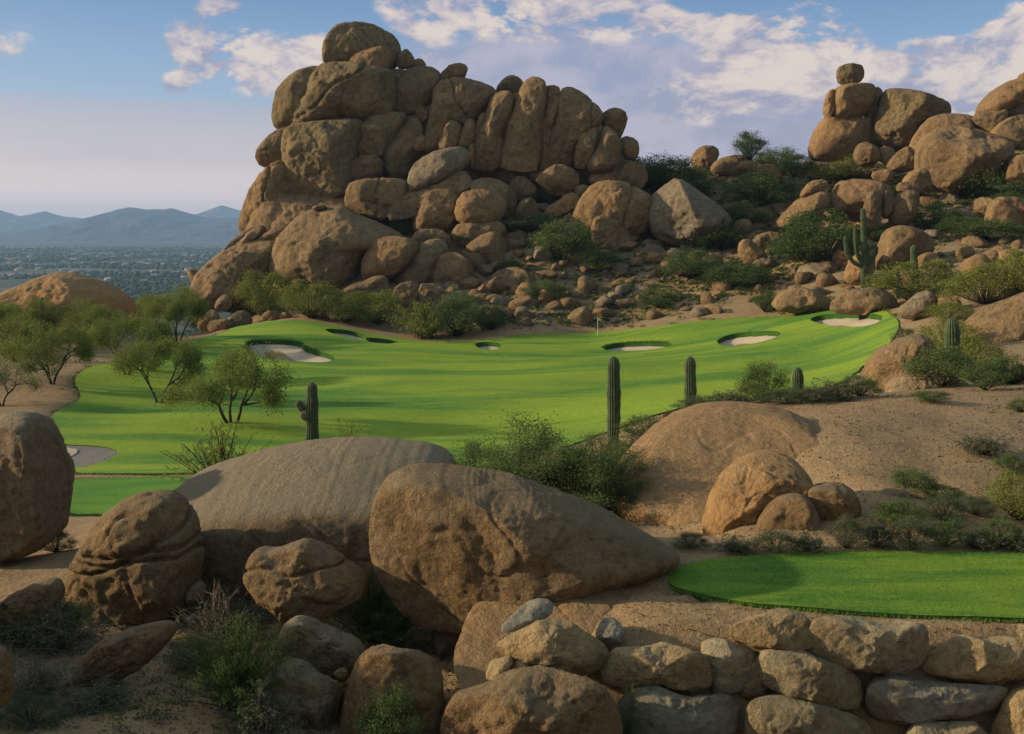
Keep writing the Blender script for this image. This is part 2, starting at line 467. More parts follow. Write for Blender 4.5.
def h_base(x, y):
    x = np.asarray(x, float).ravel(); y = np.asarray(y, float).ravel()
    xc, yc = np.clip(x, -170, 190), np.clip(y, -8, 260)
    out = np.zeros(len(x))
    for a in range(0, len(x), 20000):
        w = _warp(xc[a:a + 20000], yc[a:a + 20000])
        dd = np.sqrt(((w[:, None] - _cw[None]) ** 2).sum(-1) + _C * _C)
        out[a:a + 20000] = dd @ _sol[:-3] + _sol[-3] + w @ _sol[-2:]
    # tee platform
    t = sstep(-0.3, 1.9, x) * sstep(21.5, 19.0, y)
    tgt = np.where(y > 14.45, -6.05, -6.05 - (14.45 - y) * 2.8)
    tgt = np.maximum(tgt, -8.2)
    tt = sstep(9.5, 11.5, y)
    out = out * (1 - t * tt) + tgt * t * tt
    return out

def h(x, y):
    x = np.asarray(x, float).ravel(); y = np.asarray(y, float).ravel()
    z = h_base(x, y)
    p = np.stack([x, y, np.zeros_like(x)], -1)
    hill = sstep(126, 140, y + 0.12 * np.maximum(x - 20, 0)) * sstep(400, 250, y)
    z = z + hill * 1.1 * fbm(p * 0.11, 3, 5)
    z = z + (0.10 * fbm(p * 0.35, 3, 9) + 0.05 * fbm(p * 1.1, 3, 19) * (x > 1.5)) * sstep(60, 30, y) * (1 - sstep(1.6, 2.4, x) * sstep(13.5, 14.5, y) * sstep(19.5, 18.3, y))
    # mown mounds of the fairway
    fw = sstep(44, 60, y) * sstep(150, 118, y)
    z = z + fw * (0.75 * gnoise(p * np.array([0.045, 0.085, 0]) + 3.3, 21) + 0.24 * gnoise(p * np.array([0.10, 0.22, 0]) + 7.3, 22))
    # the plain
    r = np.hypot(x, y)
    k = sstep(200, 900, r)
    z = z * (1 - k) + (-100.0) * k
    return z

_Ys = np.geomspace(9.0, 320.0, 420)
def ground_at(px, py):
    r = ray(px, py)
    X, Z = r[0] / r[1] * _Ys, r[2] / r[1] * _Ys
    hh = h(X, _Ys)
    k = np.argmax(Z < hh)
    if not (Z < hh).any():
        return None
    if k == 0:
        return np.array([X[0], _Ys[0], hh[0]])
    a, b = Z[k - 1] - hh[k - 1], Z[k] - hh[k]
    t = a / (a - b)
    Y = _Ys[k - 1] + t * (_Ys[k] - _Ys[k - 1])
    q = r * (Y / r[1])
    return q

def chaikin(pts, n=2, closed=True):
    pts = [np.array(p, float) for p in pts]
    for _ in range(n):
        out = []
        for i in range(len(pts)):
            a, b = pts[i], pts[(i + 1) % len(pts)]
            out += [a * 0.75 + b * 0.25, a * 0.25 + b * 0.75]
        pts = out
    return np.array(pts)

def resample(poly, step):
    q = np.vstack([poly, poly[:1]])
    seg = np.hypot(*np.diff(q, axis=0).T)
    s = np.concatenate([[0], np.cumsum(seg)])
    n = max(8, int(s[-1] / step))
    t = np.linspace(0, s[-1], n, endpoint=False)
    return np.stack([np.interp(t, s, q[:, 0]), np.interp(t, s, q[:, 1])], -1)

def inside(pts, poly):
    x, y = pts[:, 0], pts[:, 1]
    res = np.zeros(len(pts), bool)
    n = len(poly)
    j = n - 1
    for i in range(n):
        xi, yi, xj, yj = poly[i][0], poly[i][1], poly[j][0], poly[j][1]
        if yi != yj:
            c = ((yi > y) != (yj > y)) & (x < (xj - xi) * (y - yi) / (yj - yi) + xi)
            res ^= c
        j = i
    return res

def dist_poly(pts, poly):
    a = poly; b = np.roll(poly, -1, 0)
    ab = b - a
    out = np.full(len(pts), 1e9)
    for i in range(len(a)):
        t = np.clip(((pts - a[i]) @ ab[i]) / (ab[i] @ ab[i] + 1e-9), 0, 1)
        q = a[i] + t[:, None] * ab[i]
        out = np.minimum(out, np.hypot(*(pts - q).T))
    return out

def px_poly(s, n=2, z=None):
    pts = []
    for px, py in chaikin(P(s), n):
        if z is None:
            g = ground_at(px, py)
        else:
            r = ray(px, py); g = r * (z / r[2])
        if g is not None:
            pts.append(g[:2])
    return np.array(pts)

def sheet(name, poly, step, hf, lift, mat, holes=(), skirt=0.4, kind='structure', edge_mat=None, edge_noise=0.0):
    poly = resample(poly, step)
    hs = [resample(q, min(step, 0.5)) for q in holes]
    if edge_noise:
        p3 = np.stack([poly[:, 0], poly[:, 1], np.zeros(len(poly))], -1)
        poly = poly + edge_noise * np.stack([gnoise(p3 * 0.9, 3), gnoise(p3 * 0.9, 4)], -1)
    x0, y0 = poly.min(0); x1, y1 = poly.max(0)
    gx, gy = np.meshgrid(np.arange(x0, x1, step), np.arange(y0, y1, step))
    g = np.stack([gx.ravel(), gy.ravel()], -1)
    g = g + np.random.RandomState(1).uniform(-.25, .25, g.shape) * step
    k = inside(g, poly)
    k &= dist_poly(g, poly) > step * 0.45
    for q in hs:
        k &= ~inside(g, q)
        k &= dist_poly(g, q) > step * 0.4
    g = g[k]
    allp = [poly] + hs + [g]
    V = np.vstack(allp)
    edges, loops, o = [], [], 0
    for q in [poly] + hs:
        n = len(q)
        edges += [(o + i, o + (i + 1) % n) for i in range(n)]
        loops.append((o, n))
        o += n
    r = delaunay_2d_cdt([Vector(v) for v in V], edges, [], 0, 1e-6)
    v2 = np.array([(v.x, v.y) for v in r[0]])
    tri = np.array([f for f in r[2] if len(f) == 3])
    c = v2[tri].mean(1)
    k = inside(c, poly)
    for q in hs: k &= ~inside(c, q)
    tri = tri[k]
    z = hf(v2[:, 0], v2[:, 1]) + lift
    verts = np.column_stack([v2, z])
    # orientation up
    a, b, cc = verts[tri[:, 0]], verts[tri[:, 1]], verts[tri[:, 2]]
    nz = np.cross(b - a, cc - a)[:, 2]
    tri[nz < 0] = tri[nz < 0][:, ::-1]
    # skirt on boundary edges
    e = np.vstack([tri[:, [0, 1]], tri[:, [1, 2]], tri[:, [2, 0]]])
    key = np.sort(e, 1)
    _, idx, cnt = np.unique(key, axis=0, return_index=True, return_counts=True)
    be = e[idx[cnt == 1]]
    n0 = len(verts)
    low = verts.copy(); low[:, 2] -= skirt
    verts2 = np.vstack([verts, low])
    ub, inv = np.unique(be, return_inverse=True); inv = inv.reshape(be.shape)
    hi = verts[ub]; lo = hi.copy(); lo[:, 2] -= skirt; hi = hi - np.array([0, 0, 0.002])
    verts2 = np.vstack([verts, hi, lo]); m0 = n0 + len(ub)
    quads = np.column_stack([inv[:, 1] + n0, inv[:, 0] + n0, inv[:, 0] + m0, inv[:, 1] + m0])
    me = mesh_np(name, verts2, [tri, quads], mat)
    if edge_mat:
        me.materials.append(edge_mat)
        mi = np.zeros(len(me.polygons), np.int32)
        if len(me.polygons) == len(tri) + len(quads):
            mi[len(tri):] = 1
            me.polygons.foreach_set('material_index', mi)
    o_ = obj(name, me)
    tag(o_, kind=kind)
    return o_

FAIR = px_poly("60,476 50,462 72,472 108,462 122,452 100,447 52,446 44,436 50,415 78,403 82,395 72,380 90,366 132,362 165,350 190,341 222,334 238,325 285,320 318,322 350,330 395,338 430,343 490,341 520,335 600,333 650,328 700,321 760,317 800,316 830,311 878,307 896,318 900,327 893,340 880,354 856,373 842,385 790,396 740,402 690,406 640,420 600,436 560,450 520,462 440,474 300,474")
LAWN = px_poly("64,517 58,500 60,480 110,479 190,478 320,478 440,480 446,500 436,516 300,514 110,514")
PATH = px_poly("30,446 100,446 124,452 110,463 74,473 30,478", 1)
PATCH = px_poly("44,448 74,449 80,452 68,460 40,464", 1)
TEE = px_poly("664,577 670,569 700,560 760,554 850,551 1024,552 1120,554 1230,566 1250,590 1190,612 1100,620 1024,618 900,614 800,607 740,601 700,594 670,585", 2, -6.0)
BUNK = [px_poly(s, 2) for s in (
    "246,345 250,340 300,341 303,348 332,355 336,361 318,364 262,359 248,352",
    "320,329 345,330 366,335 362,341 340,337",
    "364,337 402,342 390,345 368,343",
    "472,344 488,342 501,344 500,350 482,351",
    "602,347 618,343 670,342 673,347 648,351 606,352",
    "716,340 736,333 778,331 782,336 762,343 730,348 718,345",
    "806,320 826,314 880,314 884,320 870,327 840,328 822,325")]

def h_fair(x, y):
    return h(x, y)

# core ground grid, cells lowered under the turf
def axis(parts):
    out = []
    for a, b, s in parts:
        out += list(np.arange(a, b, s))
    out.append(parts[-1][1])
    return np.array(out)
gxs = axis([(-14900, -9000, 2000), (-9000, -2500, 900), (-2500, -700, 225), (-700, -260, 40), (-260, -110, 9), (-110, -26, 1.3), (-26, 30, 0.36), (30, 110, 1.3), (110, 260, 9), (260, 900, 60), (900, 14900, 2000)])
gys = axis([(-400, -60, 40), (-60, 8, 3), (8, 32, 0.33), (32, 62, 0.7), (62, 200, 1.25), (200, 330, 5), (330, 1000, 25), (1000, 4000, 150), (4000, 14500, 1500)])
GX, GY = np.meshgrid(gxs, gys)
gz = h(GX.ravel(), GY.ravel())
gp = np.stack([GX.ravel(), GY.ravel()], -1)
for q, m_ in ((FAIR, 0.8), (LAWN, 0.4), (TEE, 0.15)):
    bb0, bb1 = q.min(0) - 1, q.max(0) + 1
    k = np.where((gp > bb0).all(1) & (gp < bb1).all(1))[0]
    ins = inside(gp[k], q)
    dd = dist_poly(gp[k][ins], resample(q, 2.0))
    gz[k[ins]] -= m_ * sstep(0.0, 1.6 if m_ > 0.2 else 0.6, dd) + 0.03
nx, ny = len(gxs), len(gys)
ii = (np.arange(ny - 1)[:, None] * nx + np.arange(nx - 1)[None]).ravel()
quads = np.column_stack([ii, ii + 1, ii + nx + 1, ii + nx])
G = obj('ground', mesh_np('ground', np.column_stack([gp, gz]), quads, M['ground']))
tag(G, kind='structure')

sheet('fairway', FAIR, 1.1, h_fair, 0.09, M['fairway'], BUNK, 0.9, edge_mat=M['turfedge'])
sheet('lawn', LAWN, 0.6, h, 0.06, M['lawn'], (), 0.3, edge_mat=M['turfedge'])
sheet('tee_green', TEE, 0.3, lambda x, y: np.full(len(x), -6.0) + 0.02 * gnoise(np.stack([x, y, x * 0], -1) * 0.5, 2), 0.0, M['tee'], (), 0.2, edge_mat=M['turfedge'], edge_noise=0.04)
sheet('cart_path', PATH, 0.8, h, 0.05, M['path'], (), 0.3)
sheet('sand_patch', PATCH, 0.8, h, 0.09, M['sand'], (), 0.1)
for q in BUNK:
    def hb(x, y, q=q):
        d = dist_poly(np.stack([x, y], -1), q)
        return h(x, y) - 0.45 - 0.45 * sstep(0, 2.5, d) + 0.05 * gnoise(np.stack([x, y, x * 0], -1) * 1.3, 8)
    c = q.mean(0)
    big = c + (q - c) * 1.06
    sheet('bunker_sand', big, 0.7, hb, 0.0, M['sand'], (), 0.2)
# ------------------------------------------------------------------ boulders
import bmesh
_ico = {}
def ico(res):
    if res not in _ico:
        bm = bmesh.new()
        bmesh.ops.create_icosphere(bm, subdivisions=res, radius=1.0)
        v = np.array([x.co[:] for x in bm.verts])
        f = np.array([[q.index for q in x.verts] for x in bm.faces])
        bm.free()
        _ico[res] = (v, f)
    return _ico[res]

def df_crag(y):
    return float(np.interp(y, [60, 120, 180, 235, 285, 335], [169, 167, 163, 155, 146, 135]))

def boulder(name, mat, D, label, poly, group=None, cat='boulder', T=None, lean=0.0, p=2.3, seed=0,
            res=None, rough=1.0, cuts=8, crack=0.0, cseed=None, cfreq=1.0, round_=2, keep=0.35, tk=1.0, grow=1.0, tilt=0.0, low=1.0):
    pts = chaikin(P(poly), round_)
    xb, yb = pts[:, 0].mean(), pts[:, 1].max()
    pw = pts[:, 0].max() - pts[:, 0].min()
    ph = pts[:, 1].max() - pts[:, 1].min()
    if D == 'c':
        D = df_crag(yb)
    elif D == 'g':
        g = ground_at(xb, min(yb, 732))
        if g is None: g = np.array([0, 170.0, 0])
        D = g[1] + 0.25 * min(pw, ph) / 1000 * g[1]
    D = float(D)
    W = np.array([at(a, b, D) for a, b in pts])
    X, Z = W[:, 0], W[:, 2]
    w, hh = X.max() - X.min(), Z.max() - Z.min()
    if T is None:
        T = 0.40 * min(w, hh) + 0.10 * max(w, hh)
    T *= tk
    # area centroid
    x1, z1 = np.roll(X, -1), np.roll(Z, -1)
    cr = X * z1 - x1 * Z
    A = cr.sum() / 2
    cx = ((X + x1) * cr).sum() / (6 * A)
    cz_ = ((Z + z1) * cr).sum() / (6 * A)
    ang = np.arctan2(Z - cz_, X - cx)
    rad = np.hypot(X - cx, Z - cz_)
    # dense samples along the outline -> radius by angle (outermost)
    dense = resample(np.stack([X, Z], -1), max(w, hh) / 160)
    da = np.arctan2(dense[:, 1] - cz_, dense[:, 0] - cx)
    dr = np.hypot(dense[:, 0] - cx, dense[:, 1] - cz_)
    bins = np.linspace(-np.pi, np.pi, 181)
    mid = (bins[1:] + bins[:-1]) / 2
    rr = np.full(180, np.nan)
    bi = np.clip(np.digitize(da, bins) - 1, 0, 179)
    for k in range(180):
        s = dr[bi == k]
        if len(s): rr[k] = s.max()
    ok = ~np.isnan(rr)
    mm = np.concatenate([mid[ok] - 2 * np.pi, mid[ok], mid[ok] + 2 * np.pi])
    r3 = np.tile(rr[ok], 3)
    if res is None:
        size = max(pw, ph)
        res = 7 if size > 200 else 6 if size > 70 else 5 if size > 24 else 4
    v, f = ico(res)
    th = np.arctan2(v[:, 2], v[:, 0])
    s = np.hypot(v[:, 0], v[:, 2])
    # squarish section: radius grows faster than a sphere's
    e = 2.0 / p
    cph, sph = s, np.abs(v[:, 1])
    kk = (cph ** p + sph ** p) ** (-1.0 / p)
    rho, dep = cph * kk, sph * kk * np.sign(v[:, 1])
    rs = np.random.RandomState(seed * 7 + 13 + int(abs(pts[0, 0]) * 3 + pts[0, 1]))
    R = np.interp(th, mm, r3) * grow
    q = np.stack([np.cos(th) * rho, dep, np.sin(th) * rho], -1)
    scl = np.ones(len(v))
    # flat joint faces cut from the side that can be seen and the far side
    for k in range(cuts):
        d = rs.normal(size=3)
        d[1] = -abs(d[1]) - 0.5 if k % 3 else abs(d[1]) + 0.4
        d /= np.linalg.norm(d)
        o = rs.uniform(0.60, 0.86)
        t = q @ d - o
        q = q - np.maximum(t, 0)[:, None] * 0.93 * d * np.array([keep, 1.0, keep])
    out = np.stack([q[:, 0] * R, q[:, 1] * T, q[:, 2] * R], -1)
    sz = math.sqrt(max(w * hh, 1e-6))
    so = rs.uniform(-50, 50, 3)
    # keep the outline: displace less near the rim
    rim = 1 - 0.7 * sstep(0.7, 1.0, np.hypot(q[:, 0], q[:, 2]))
    n = v / np.linalg.norm(v, axis=1)[:, None]
    pos = out / sz
    amp = fbm(pos * 1.7 + so, 2, 3) * 0.07 * low + fbm(pos * 5.0 + so, 3, 8, 0.55) * 0.034
    if res >= 5:
        amp = amp + fbm(pos * 17 + so, 3, 30, 0.6) * 0.012
    if res >= 6:
        rg = 1 - np.abs(gnoise(pos * 3.1 + so, 71))
        amp = amp - 0.035 * sstep(0.93, 1.0, rg) * (0.5 + 0.5 * gnoise(pos * 1.3 + so, 72))
    out = out + n * (amp * rim * rough * sz)[:, None]
    if crack:
        # fractures: grooves along warped planes
        wv = out + 0.10 * sz * np.stack([gnoise(out / sz * 2 + so, 91), gnoise(out / sz * 2 + so, 92), gnoise(out / sz * 2 + so, 93)], -1)
        rc = np.random.RandomState((cseed or seed) + 5)
        for k in range(int(crack)):
            d = rc.normal(size=3); d[1] *= 0.25
            d /= np.linalg.norm(d)
            o = rc.uniform(-0.28, 0.28) * sz
            t = np.abs(wv @ d - o)
            g = np.exp(-(t / (0.014 * sz)) ** 2)
            out = out - n * (g * 0.05 * sz)[:, None]
    # lean back along the sight lines of the outline
    base = np.array([cx, D, Z.min()])
    zz = out[:, 2] + cz_
    xx = out[:, 0] + cx
    if tilt:
        zz = zz + tilt * np.minimum(out[:, 1], 0) * sstep(-0.6, 0.1, out[:, 2] / (hh / 2))
    if lean:
        yp = D + lean * (zz - cz_)
        xx, zz = xx * yp / D, zz * yp / D
        out = np.stack([xx - base[0], yp - D + out[:, 1], zz - base[2]], -1)
    else:
        out = np.stack([out[:, 0], out[:, 1], zz - base[2]], -1)
    me = mesh_np(name, out, f[:, ::-1] if False else f, M[mat] if isinstance(mat, str) else mat)
    o = obj(name, me, base)
    tag(o, label, cat, group)
    return o

def rocks(table, group, cat='boulder', **kw):
    for k, line in enumerate(table.strip().splitlines()):
        line = line.strip()
        if not line or line.startswith('#'): continue
        f = [c.strip() for c in line.split('|')]
        name, mat, D, opts, label, poly = f
        o = dict(kw)
        for t in opts.split():
            a, b = t.split('=')
            o[a] = float(b) if a not in ('seed', 'res', 'cuts', 'cseed', 'round_') else int(b)
        if D not in 'cg': D = float(D)
        o.setdefault('seed', k)
        boulder(name, mat, D, label, poly, group, cat, **o)

# ---- the tall crag
rocks("""
boulder|cragolive|c||rounded summit boulder on the very top of the tall crag|327,66 326,48 333,34 343,26 360,24 379,27 394,37 399,48 396,62 385,71 355,70 340,67
boulder|crag|164|T=2.2|pale brown loaf shaped rock leaning on the front of the summit boulder|350,67 352,57 366,49 379,46 390,50 391,60 385,70 368,73
boulder|crag|c||small rounded rock just right of the summit boulder|394,68 399,55 406,48 413,54 415,68
boulder|crag|c||tiny wedge of rock at the right end of the summit row|412,68 414,59 421,58 427,66 420,70
rock_slab|cragolive|167|crack=0|dark olive slab forming the upper left shoulder under the summit boulder|271,118 274,102 289,79 305,66 325,65 328,90 315,128 293,129 275,127
rock_slab|cragolive|165.5|crack=2 p=3|long brown block in the crag directly beneath the summit boulder|292,120 298,98 312,72 328,65 360,66 388,72 395,80 398,110 392,119 354,122 320,128 297,131
rock_slab|cragolive|166.5|crack=1 p=3|block with upright grooves right of the long block below the summit|386,76 395,70 414,68 436,70 440,84 430,104 418,114 398,115 388,110
rock_slab|cragolive|163|p=2.8 crack=0|big smooth square faced block on the left side of the crag|283,145 288,132 300,126 354,121 363,125 358,142 353,169 352,184 343,197 322,200 297,197 286,189 282,165
boulder|crag|164||beak shaped rock jutting from the left edge of the crag|256,162 261,145 273,133 288,128 291,138 285,150 283,166 270,168
rock_column|cragwarm|162|crack=1|fluted orange pillar below the jutting beak on the left edge|262,168 286,156 291,186 302,199 294,222 266,230 240,236 246,206 254,185
boulder|cragolive|164|p=2.8|rounded olive block left of the middle, above the split lower block|354,156 357,134 366,119 382,113 408,115 398,130 386,148 383,157
boulder|cragolive|165|p=2.6|dark narrow block with a curved joint in the middle of the crag|382,180 382,152 392,132 406,116 421,121 425,152 415,164 406,180
boulder|crag|162.5|p=3|short square block under the rounded olive block|353,155 383,156 383,180 352,182
boulder|cragwarm|165||small stone wedged high in the central gap, upper of two|415,118 417,109 424,106 429,112 427,121 419,122
boulder|cragwarm|163||small stone wedged in the central gap, lower of two|414,147 417,137 424,134 429,140 427,150 418,152
rock_slab|crag|165|p=2.7 crack=1|large block with one curved joint left of the standing columns|427,145 431,110 438,85 455,80 474,82 496,92 490,103 475,122 461,130 440,155 428,153
boulder|cragolive|166||loose tilted rock perched on the ridge above the large jointed block|436,79 446,67 457,63 468,66 466,75 461,82 445,82
rock_column|crag|161|p=2.8|short pale standing stone, leftmost of three small ones|437,149 442,131 450,121 458,122 462,130 457,148 447,151
rock_column|crag|161|p=2.8|short standing stone, middle of three small ones|457,148 464,123 470,117 477,121 472,145 461,149
rock_column|crag|161.5|p=2.8|thin standing stone, right of three small ones|471,142 478,117 485,110 487,121 478,142
rock_column|crag|162|p=3 T=3.5|tall tilted column, first from the left in the standing row|471,165 473,150 488,103 498,94 511,95 512,105 505,137 500,164 491,169 476,168
boulder|cragolive|c||round ball of rock on top of the first tall column|494,95 499,83 510,75 520,79 524,86 518,95 507,97
rock_column|crag|160.5|p=3|low splinter of rock at the foot of the first tall column|465,164 469,146 475,143 474,166
rock_column|crag|164|p=3|dark thin column hidden in the slot between the two tallest columns|503,140 512,97 520,93 518,112 509,144
rock_column|crag|161.5|p=3 T=3.5|tallest leaning column, second in the standing row|501,163 504,144 519,93 526,82 535,79 545,85 544,105 538,168 526,171 505,168
rock_column|crag|162.5|p=3|narrow column, third in the standing row|537,168 540,120 544,90 551,87 560,91 557,111 552,130 551,160 546,174
rock_column|crag|162|p=2.5 crack=1 T=4|broad humped column with pitted face, fourth in the standing row|547,162 551,128 560,93 570,90 582,95 595,107 602,116 598,126 584,131 577,152 570,169 553,172
rock_column|crag|160|p=2.8|lower finger of rock on the right end, left one of two|573,167 580,128 590,125 599,128 595,148 586,170
rock_column|crag|160|p=2.6|lower finger of rock on the right end, right one of two|585,173 597,143 603,127 612,130 622,145 617,161 611,172
boulder|crag|163||rounded shoulder block near the right end of the crag|599,118 607,111 616,108 627,115 625,130 619,139 608,133
boulder|crag|162||last small square rock at the right foot of the crag skyline|620,140 624,136 636,138 639,151 635,160 623,158
boulder|crag|161||fist sized looking stone caught above the lower fingers|587,127 591,118 599,119 600,128
rock_slab|craggrey|157|lean=0.5 T=3|pale grey diagonal slab below the standing columns|405,190 411,168 428,155 455,148 468,152 465,167 440,181 412,194
rock_slab|crag|156.5|lean=0.3 T=3|brown ledge under the pale diagonal slab|386,220 404,192 440,178 464,166 472,186 452,196 436,204 416,216
boulder|crag|157|crack=2|lumpy rock shaped like a crouching animal in the middle of the crag|345,204 349,186 362,177 383,179 408,180 410,192 401,200 386,222 370,219 354,209
boulder|crag|152|p=2.5 T=9 cuts=6 rough=0.8|largest smooth dome at the lower left of the crag|270,267 282,239 292,223 307,210 337,206 355,217 378,226 402,240 394,247 374,246 364,262 358,281 343,291 302,290 277,284
rock_slab|crag|151|lean=0.4 p=2.3 T=6|sloping flank rock at the far lower left of the crag|192,296 205,268 231,248 264,239 290,240 284,248 272,268 270,286 262,300 240,312 205,308
rock_slab|cragwarm|153|lean=0.5 T=2.5|long thin slab lying on the left flank, upper one|232,248 256,227 265,226 260,237 238,251
rock_slab|crag|153|lean=0.4 T=2.5|thick slab wedged between the flank and the largest dome|255,238 280,225 294,224 286,239 262,243
rock_slab|craggrey|154|lean=0.5 T=3|grey lit edge slab on the outermost left flank|210,264 229,244 242,230 256,226 243,246 220,264
boulder|crag|156||dark pointed rock sticking out at the far left foot|187,270 192,269 203,273 202,286 190,282
boulder|craggrey|150|T=1.5|flat pale stone lying on top of the largest dome|311,208 316,205 325,205 326,209 316,211
boulder|cragwarm|145|p=2.6|orange brown block just right of the largest dome|362,279 363,259 373,241 391,237 410,240 418,246 410,261 397,274 386,280 373,283
boulder|crag|146|p=2.5|tall brown boulder right of the orange brown block|394,274 408,255 424,243 441,240 448,252 438,266 433,286 415,290 397,286
boulder|crag|142||low grey brown boulder tucked behind the green bushes below the dome|338,296 350,286 364,281 376,276 387,278 388,290 380,299 355,302
boulder|crag|139|p=2.6|squarish boulder above the yellow bushes, left of a touching pair|392,298 398,284 416,282 421,291 420,312 403,315
boulder|crag|139|p=2.6|squarish boulder above the yellow bushes, right of a touching pair|416,285 440,284 447,293 438,307 421,313
boulder|cragwarm|c|p=2.5 tk=1.1|wide brown boulder beneath the brown ledge|412,217 419,198 434,190 456,191 459,216 449,232 420,233 413,228
boulder|cragwarm|153|p=2.2|rounded loaf boulder in front right of the wide brown boulder|456,217 458,195 478,189 496,192 506,203 502,219 486,226 466,225
boulder|crag|157||boulder behind the rounded loaf, below the columns|468,188 478,180 496,179 511,189 519,203 515,214 503,220 488,205
boulder|crag|155||small round rock right of the loaf boulder|515,211 521,199 533,198 539,211 534,219 519,220
boulder|cragwarm|159||chunky orange boulder at the foot of the fourth column|536,179 550,166 568,166 580,178 574,193 556,198 540,187
boulder|cragwarm|156||tilted orange egg shaped boulder pointing up to the right|542,213 561,197 575,192 581,203 575,214 556,219
boulder|crag|158||grey brown rock leaning above the tilted orange egg|572,188 585,184 591,192 581,204
boulder|cragwarm|155|p=2.6 T=7 crack=1|huge pale topped boulder with dark vertical streaks in the middle of the slope|571,224 582,200 594,185 613,182 638,188 655,197 657,222 643,238 623,246 583,244
boulder|crag|150.5|crack=1|cracked dark block in front of the huge streaked boulder|594,251 592,221 603,216 623,220 632,236 624,254
boulder|craggrey|153|p=2.3 T=7 lean=0.15|huge leaning grey brown boulder right of the streaked one|650,216 653,200 664,189 677,179 701,193 719,210 730,221 728,234 713,243 693,243 664,242 653,230
boulder|cragwarm|c||round orange topped boulder standing alone low on the slope|432,273 437,259 450,252 467,256 474,272 468,289 450,292 435,284
boulder|crag|c||pale boulder peeking right of the lone round one|464,256 477,252 490,264 484,275 473,276
boulder|crag|c||broad wedge boulder above the pale peeking one|464,250 478,238 496,231 508,245 510,258 499,266 488,262
boulder|crag|149||small upright egg stone in front of the broad wedge boulder|479,251 488,245 499,253 498,266 487,268
boulder|crag|c|tk=1.2|long low boulder with flat shaded top in the lower middle slope|481,290 488,279 503,269 522,268 535,282 533,293 509,296 485,295
rock_slab|crag|c||thin ledge rock stepping down left of the low middle boulder|459,295 478,291 506,296 508,308 478,308
boulder|craggrey|c||tiny cube like stone below the long low boulder|508,305 510,297 521,293 525,307 514,311
boulder|crag|c||oval brown boulder at the green's edge left of the flag|521,323 527,314 547,311 558,316 560,326 547,332 524,332
boulder|crag|c||upright grey rock between the cube stone and the oval boulder|530,312 536,302 548,300 554,310 546,316
boulder|crag|c||dark boulder on top of the pile behind the flag, left|588,295 595,283 608,281 612,294
boulder|cragwarm|c||longest boulder on top of the pile behind the flag|606,295 614,281 629,278 649,287 645,298 623,300
boulder|cragwarm|c||curved arm shaped rock at the left of the pile behind the flag|565,321 571,305 585,298 609,296 615,305 600,313 583,318
boulder|crag|c||middle rock of the pile behind the flag|607,313 613,301 638,300 644,307 632,318 613,320
boulder|craggrey|c||pale round rock at the lower right of the flag pile|608,331 619,316 636,310 647,317 645,329 631,334
boulder|crag|c||low broad rock directly behind the flagstick|571,324 592,316 609,316 612,328 593,334 575,332
boulder|craggrey|c||grey mound rock right of the flag pile|645,312 663,301 681,309 685,323 659,328 648,321
boulder|craggrey|c||flat pale rock where the dark green bank begins|682,320 694,310 712,311 715,318 690,325
boulder|craggrey|c||pale rubble boulder between the flag pile and the ledge|556,303 562,296 572,297 574,306 564,309
boulder|crag|c||brown boulder half hidden by the bush above the flag pile|556,282 566,273 580,276 582,286 566,289
boulder|crag|c||slab rock resting above the left wedge of the slope|496,243 508,232 524,236 528,246 514,252
boulder|cragwarm|c||small orange boulder right below the cracked dark block|612,268 618,259 630,259 634,269 624,275
boulder|craggrey|c||pale flat stone under the leaning grey brown boulder|640,250 650,243 662,246 666,256 652,260
boulder|crag|c||brown stone right of the pale flat one under the leaning boulder|664,256 674,247 688,249 692,259 678,264
boulder|crag|c||small brown rock at the left foot of the crag, topmost of a heap|215,303 219,296 229,295 233,303 226,311 217,310
boulder|crag|138||rock of the left foot heap, lower left|196,326 202,314 214,309 222,317 218,328 204,331
boulder|crag|137||rock of the left foot heap, lower middle|207,327 213,319 228,318 236,324 230,332 214,333
boulder|craggrey|138||rock of the left foot heap, far right|230,322 235,312 247,311 252,321 246,330 234,330
boulder|crag|137||dark flat rock behind the left bunker's bank|260,318 266,311 277,311 281,318 272,322
boulder|crag|137||dark stone next to the flat rock behind the bank|277,317 284,311 292,314 292,320 283,322
boulder|crag|136||pointed brown stone at the edge of the raised bank|312,318 316,312 325,313 330,320 320,323
boulder|crag|139||grey brown boulder behind the yellow bushes|430,300 440,291 455,294 460,306 446,314 434,312
boulder|crag|c||brown boulder in the shaded hollow right of the dome bushes|376,297 384,289 394,291 397,303 384,308
""", 'boulders stacked in the tall crag', rough=0.95, p=3.8, grow=1.085, round_=1, low=0.45, cuts=13)
boulder('rock_core', 'crag', 172, 'dark inner bedrock showing in the gaps between the blocks of the tall crag',
        "262,285 258,200 292,140 300,90 336,74 400,78 470,92 560,100 606,122 630,150 640,200 630,250 520,280 400,290", 'boulders stacked in the tall crag', T=7, p=3, cuts=0)
boulder('boulder', 'foregrey', 14.4, 'tall boulder standing just beyond the left edge of the foreground', '-390,720 -400,600 -350,530 -250,496 -140,502 -85,560 -66,640 -80,720', 'foreground boulders', T=2.2)
boulder('rock_slab', 'cragwarm', 160, 'shaded bedrock wall between the beak and the largest dome', "244,238 256,205 280,190 330,192 360,196 372,230 330,250 280,262 240,262", 'boulders stacked in the tall crag', T=4, p=2.6, lean=0.3)

